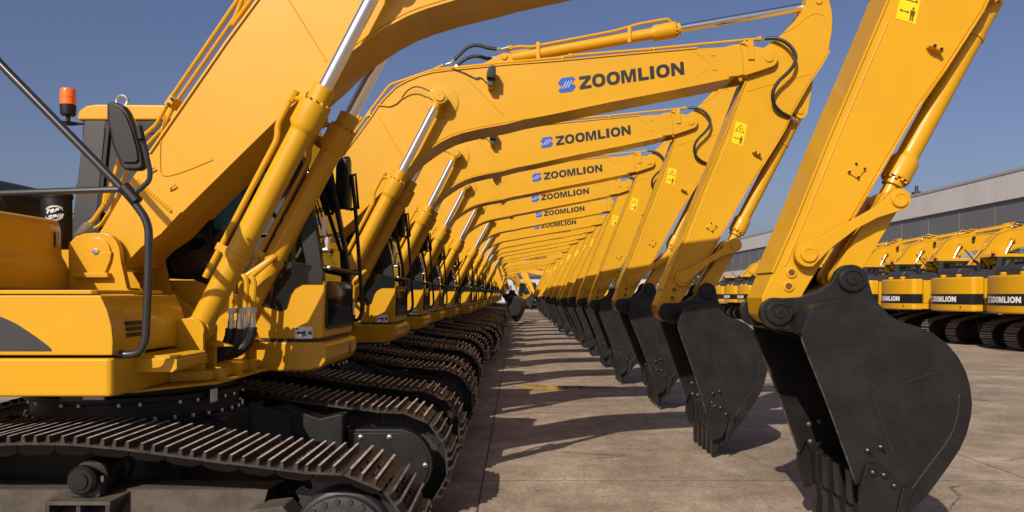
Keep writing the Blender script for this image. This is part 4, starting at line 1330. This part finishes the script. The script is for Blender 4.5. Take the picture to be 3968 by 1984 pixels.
mb = MB()
GM = ground_mat()
b = bmesh.new()
g = [b.verts.new(p) for p in ((-1500, -300, 0), (1500, -300, 0), (1500, 2500, 0), (-1500, 2500, 0))]
b.faces.new(g)
mb.merge(b, GM)
tag(mb.build('ground'), kind='structure')

WAT = mat('puddle_water', (0.030, 0.024, 0.019), 0.03, spec=0.7)
mb = MB()
pts = []
for k in range(40):
    a = 2 * math.pi * k / 40
    r = 1 + .18 * math.sin(3 * a + 1) + .10 * math.sin(7 * a)
    pts.append((.78 + .85 * r * math.cos(a), 14.3 + .30 * r * math.sin(a)))
b = bmesh.new(); b.faces.new([b.verts.new((p[0], p[1], .004)) for p in pts]); mb.merge(b, WAT)
tag(mb.build('puddle'), kind='structure')

# ---------------------------------------------------------------- the rows of excavators
def copy_tree(o, parent=None, skip=()):
    c = o.copy(); C.objects.link(c)
    if parent: c.parent = parent
    for ch in list(o.children):
        if ch.name.split('.')[0] in skip: continue
        copy_tree(ch, c, skip)
    return c

proto = make_excavator()
def weighted_normals():
    # bevelled plates keep flat faces: normals weighted by face area, baked into the meshes before anything is copied
    obs = [o for o in C.objects if o.type == 'MESH' and len(o.data.polygons) > 1]
    for o in obs:
        m = o.modifiers.new('weighted', 'WEIGHTED_NORMAL'); m.keep_sharp = True; m.weight = 90
    dg = bpy.context.evaluated_depsgraph_get()
    for o in obs:
        o.data = bpy.data.meshes.new_from_object(o.evaluated_get(dg), preserve_all_data_layers=True, depsgraph=dg)
    for o in obs:
        o.modifiers.clear()
weighted_normals()
ORD = ['', 'first', 'second', 'third', 'fourth', 'fifth', 'sixth', 'seventh', 'eighth', 'ninth', 'tenth', 'eleventh', 'twelfth', 'thirteenth', 'fourteenth', 'fifteenth', 'sixteenth', 'seventeenth', 'eighteenth', 'nineteenth', 'twentieth']
SMALL = {'bolt', 'lamp_cable', 'grease_pipe', 'grease_hose', 'wiper', 'data_plate', 'lifting_ring', 'tank_handle', 'vent', 'clamp_block', 'seat', 'pipe_clamp'}
ARM_SIDE = {'arm', 'bucket_cylinder', 'link', 'bucket_link', 'bucket'}
def base(o): return o.name.split('.')[0]
def swing(root, ang):
    """turn the arm with everything on it about its pin on the boom"""
    M = Matrix.Translation((PIN_ARM[0], 0, PIN_ARM[1])) @ Matrix.Rotation(-ang, 4, 'Y') @ Matrix.Translation((-PIN_ARM[0], 0, -PIN_ARM[1]))
    for ch in root.children:
        if base(ch) in ARM_SIDE:
            ch.matrix_basis = M @ ch.matrix_basis
FRONT = ARM_SIDE | {'boom', 'arm_cylinder', 'boom_cylinder'}
def lift(root, ang):
    # raise or lower the whole front about the boom's foot pin
    for ch in root.children:
        if base(ch) in FRONT:
            c = CYL_FOOT if base(ch) == 'boom_cylinder' else PIN_FOOT
            ch.matrix_basis = Matrix.Translation((c[0], 0, c[1])) @ Matrix.Rotation(-ang, 4, 'Y') @ Matrix.Translation((-c[0], 0, -c[1])) @ ch.matrix_basis
def curl(root, ang):
    # turn the bucket alone about its pin on the arm
    for ch in root.children:
        if base(ch) == 'bucket':
            ch.matrix_basis = ch.matrix_basis @ Matrix.Translation((HINGE[0], 0, HINGE[1])) @ Matrix.Rotation(-ang, 4, 'Y') @ Matrix.Translation((-HINGE[0], 0, -HINGE[1]))
JX = {1: 0, 2: 0, 3: -.07, 4: -.15, 5: -.10, 6: .06, 7: .05, 8: .10, 9: .04, 10: -.05, 11: .08, 12: .02}
DEEP = {1: 'nearest yellow excavator, cut off at the left, its large black bucket in the right foreground',
        2: 'second yellow excavator from the camera, its whole boom lettering and arm cylinder in view',
        13: 'yellow excavator parked further back in the row, arm stretched outward over the aisle'}
G1 = 'excavators parked side by side in the long left row'
for k in range(1, 21):
    if k == 2:
        r = proto
    else:
        r = copy_tree(proto, None, SMALL if k > 6 else ())
    x = JX.get(k, random.uniform(-.08, .08))
    r.location = (x, 5.28 + 3.3 * (k - 1), 0)
    if k > 2:
        r.rotation_euler.z = R(random.uniform(-.5, .5))
        lf = {3: .5, 4: 0, 5: 0, 6: -.6, 7: -1.5, 8: -1.2}.get(k, random.uniform(-2.2, 1.2) if k > 13 else random.uniform(-1.4, -.4))
        swing(r, R(random.uniform(-.6, .6) + (-2.5 if k > 5 else 0) - max(0, -lf)))
        lift(r, R(lf))
        curl(r, R(random.uniform(1, 5) + 6 * max(0, -lf)))
    if k == 13:
        r.location.x = -4.45
        swing(r, R(50))
        curl(r, R(-45))
        r.rotation_euler.z = R(-16)
    tag(r, DEEP.get(k, 'yellow excavator, %s from the camera in the long left row of raised booms' % ORD[k]), 'excavator', G1)
    if k == 1:
        first = r

# the nearest machine is a size longer in boom, arm and bucket: its own meshes
def longer(v):
    t = min(1, max(0, (v.x + 2.65) / 1.05)); t = t * t * (3 - 2 * t)
    return (v.x + t * (.0495 * v.x + .02), v.y, v.z + .085 * t + .085 * math.exp(-((v.x - .25) / .85) ** 2))
def wider(v):
    return (1.682 + 1.13 * (v.x - HINGE[0]), v.y, v.z + .07)
def remesh(o, f):
    o.data = o.data.copy()
    for v in o.data.vertices: v.co = f(v.co)
    for ch in o.children: remesh(ch, f)
for ch in list(first.children):
    n_ = base(ch)
    if n_ in ('boom', 'arm', 'arm_cylinder', 'bucket_cylinder', 'link', 'bucket_link'): remesh(ch, longer)
    elif n_ == 'bucket': remesh(ch, wider)
    if n_ == 'arm':
        for g_ in ch.children:
            if base(g_) == 'warning_label':
                for v in g_.data.vertices: v.co += Vector((.034, 0, .085))

G2 = 'excavators of the right row seen from behind'
for i in range(13):
    r = copy_tree(proto, None, SMALL)
    r.location = (19.15 + random.uniform(-.12, .12), 22.6 + 3.35 * (i - 1), 0)
    r.rotation_euler.z = R(random.uniform(-.5, .5))
    swing(r, R(random.uniform(-.8, .8)))
    if i == 0:
        lab = 'yellow excavator at the right photo edge, only its boom and cylinder showing'
    elif i == 1:
        lab = 'yellow excavator in the right row with its rear lettering fully readable'
    else:
        lab = 'yellow excavator seen from behind, %s from the right in the right row' % ORD[i + 1]
    tag(r, lab, 'excavator', G2)

for x, y, rz, lab in ((3.6, 84, 172, 'far yellow excavator facing left across the end of the aisle'), (-1.2, 89, 212, 'far yellow excavator on the left of the aisle end, boom turned left'), (6.4, 94, 187, 'farthest yellow excavator closing the end of the aisle')):
    r = copy_tree(proto, None, SMALL)
    r.location = (x, y, 0); r.rotation_euler.z = R(rz)
    tag(r, lab, 'excavator', 'excavators beyond the end of the aisle')

# ---------------------------------------------------------------- long hall on the right
def ribbed(name, col, scale):
    m = mat(name, col, .55, var=.12, vscale=.25)
    n = m.node_tree.nodes; L = m.node_tree.links
    tc = n.new('ShaderNodeTexCoord')
    wv = n.new('ShaderNodeTexWave'); wv.bands_direction = 'Y'; wv.inputs['Scale'].default_value = scale
    L.new(tc.outputs['Object'], wv.inputs['Vector'])
    bp = n.new('ShaderNodeBump'); bp.inputs['Strength'].default_value = .25; bp.inputs['Distance'].default_value = .03
    L.new(wv.outputs['Fac'], bp.inputs['Height']); L.new(bp.outputs[0], n['Principled BSDF'].inputs['Normal'])
    return m
CLAD = ribbed('pale_cladding', (.52, .505, .50), .9)
DCL = ribbed('dark_cladding', (.125, .13, .14), .9)
hall = empty('long_hall', (45, 60, 0))
mb = MB(); mb.box(0, 40, -60, 300, 0, 6.5, CLAD); mb.build('lower_wall', hall)
mb = MB(); mb.box(.15, 40, -60, 300, 6.5, 10.35, DCL)
mb.build('window_band', hall)
mb = MB()
for k in range(60):
    y = -58 + k * 6
    mb.box(.08, .148, y, y + .12, 6.52, 10.33, DCL)
mb.build('mullion', hall)
mb = MB(); mb.box(-.10, 40, -60, 300, 10.35, 12.75, CLAD); mb.build('upper_wall', hall)
mb = MB()
mb.box(-.18, 40, -60.1, 300.1, 12.75, 12.98, mat('roof_edge', (.30, .30, .31), .5))
mb.prism([(-.18, 12.98), (20, 14.2), (40, 12.98)], -60, 300, CLAD)
rf = mb.build('roof', hall)
for y in (33,):
    mb = MB(); mb.box(2.2, 3.0, y, y + .8, 12.99, 13.9, GRY, .03); mb.cyl((2.6, y + .4, 13.9), (2.6, y + .4, 14.6), .2, GRY, 10); mb.build('roof_vent', rf)
tag(hall, 'long pale grey industrial hall with a dark window band behind the right row', 'building')

FW = mat('white_wall', (.42, .43, .46), .6, var=.08, vscale=.3)
far = empty('low_building', (-20, 170, 0))
mb = MB(); mb.box(-40, 55, 0, 30, 0, 5.2, FW); mb.build('wall', far)
mb = MB(); mb.box(-40.4, 55.4, -.4, 30.4, 5.2, 5.6, GRY); mb.build('roof', far)
for k in range(14):
    mb = MB(); mb.box(-36 + k * 6.5, -33 + k * 6.5, -.05, .2, 2.2, 3.6, DCL); mb.build('window', far)
tag(far, 'low white building closing the view at the far end of the aisle', 'building')

# ---------------------------------------------------------------- red lattice crane far off
CR = mat('crane_red', (.45, .07, .03), .5)
cr = empty('tower_crane', (8.0, 420, 0))
mb = MB()
for sx in (-.7, .7):
    for sy in (-.7, .7):
        mb.box(sx - .1, sx + .1, sy - .1, sy + .1, 0, 13.2, CR)
for z in range(13):
    mb.tube([(-.7, -.7, z), (.7, -.7, z + 1)], .07, CR, 4); mb.tube([(-.7, .7, z + 1), (-.7, -.7, z)], .07, CR, 4)
mb.build('mast', cr)
mb = MB()
for dz in (0, .9):
    mb.box(-4, 9, -.08, .08, 12.3 + dz, 12.45 + dz, CR)
for k in range(13):
    mb.tube([(-4 + k, 0, 12.4), (-3.5 + k, 0, 13.25), (-3 + k, 0, 12.4)], .06, CR, 4)
mb.build('jib', cr)
tag(cr, 'small red lattice crane far off above the end of the aisle', 'crane')

# ---------------------------------------------------------------- trees
LEAF = mat('leaves', (.055, .095, .030), .6, var=.6, vscale=1.2, col2=(.028, .055, .018))
BARK = mat('bark', (.10, .075, .055), .85, var=.3, bump=.3)
def tree(x, y, h, rad, lab, seed):
    rnd = random.Random(seed)
    t = empty('tree', (x, y, 0))
    mb = MB()
    mb.tube([(0, 0, 0), (.05, .02, h * .3), (-.05, .05, h * .6), (0, 0, h * .85)], [.16, .12, .08, .03], BARK, 8)
    for k in range(7):
        a = rnd.uniform(0, 6.28); z = h * rnd.uniform(.3, .65)
        mb.tube([(0, 0, z), (math.cos(a) * rad * .4, math.sin(a) * rad * .4, z + h * .12), (math.cos(a) * rad * .75, math.sin(a) * rad * .75, z + h * .2)], [.06, .04, .015], BARK, 6)
    mb.build('trunk', t)
    mb = MB(); b = bmesh.new()
    cl = [(Vector((rnd.gauss(0, rad * .42), rnd.gauss(0, rad * .42), h * rnd.uniform(.38, .95))), rad * rnd.uniform(.22, .42)) for _ in range(26)]
    for c, r in cl:
        for _ in range(130):
            p = c + Vector((rnd.gauss(0, r * .55), rnd.gauss(0, r * .55), rnd.gauss(0, r * .5)))
            u = Vector((rnd.uniform(-1, 1), rnd.uniform(-1, 1), rnd.uniform(-1, 1))).normalized(); v = u.orthogonal().normalized()
            s = rnd.uniform(.06, .13)
            b.faces.new([b.verts.new(p + u * s), b.verts.new(p + v * s * .6), b.verts.new(p - u * s), b.verts.new(p - v * s * .6)])
    i = mb.mi(LEAF)
    me = bpy.data.meshes.new('tmp'); b.to_mesh(me); b.free(); mb.bm.from_mesh(me)
    mb.build('crown', t)
    tag(t, lab, 'tree', 'trees behind the right row')
tree(17.0, 74, 5.2, 2.2, 'green tree at the far end of the right row', 3)
tree(33.5, 54, 6.2, 2.4, 'green tree behind the right row of excavators, seen under a boom', 5)
tree(12.5, 100, 6.0, 2.6, 'smaller far green tree beyond the aisle end', 8)
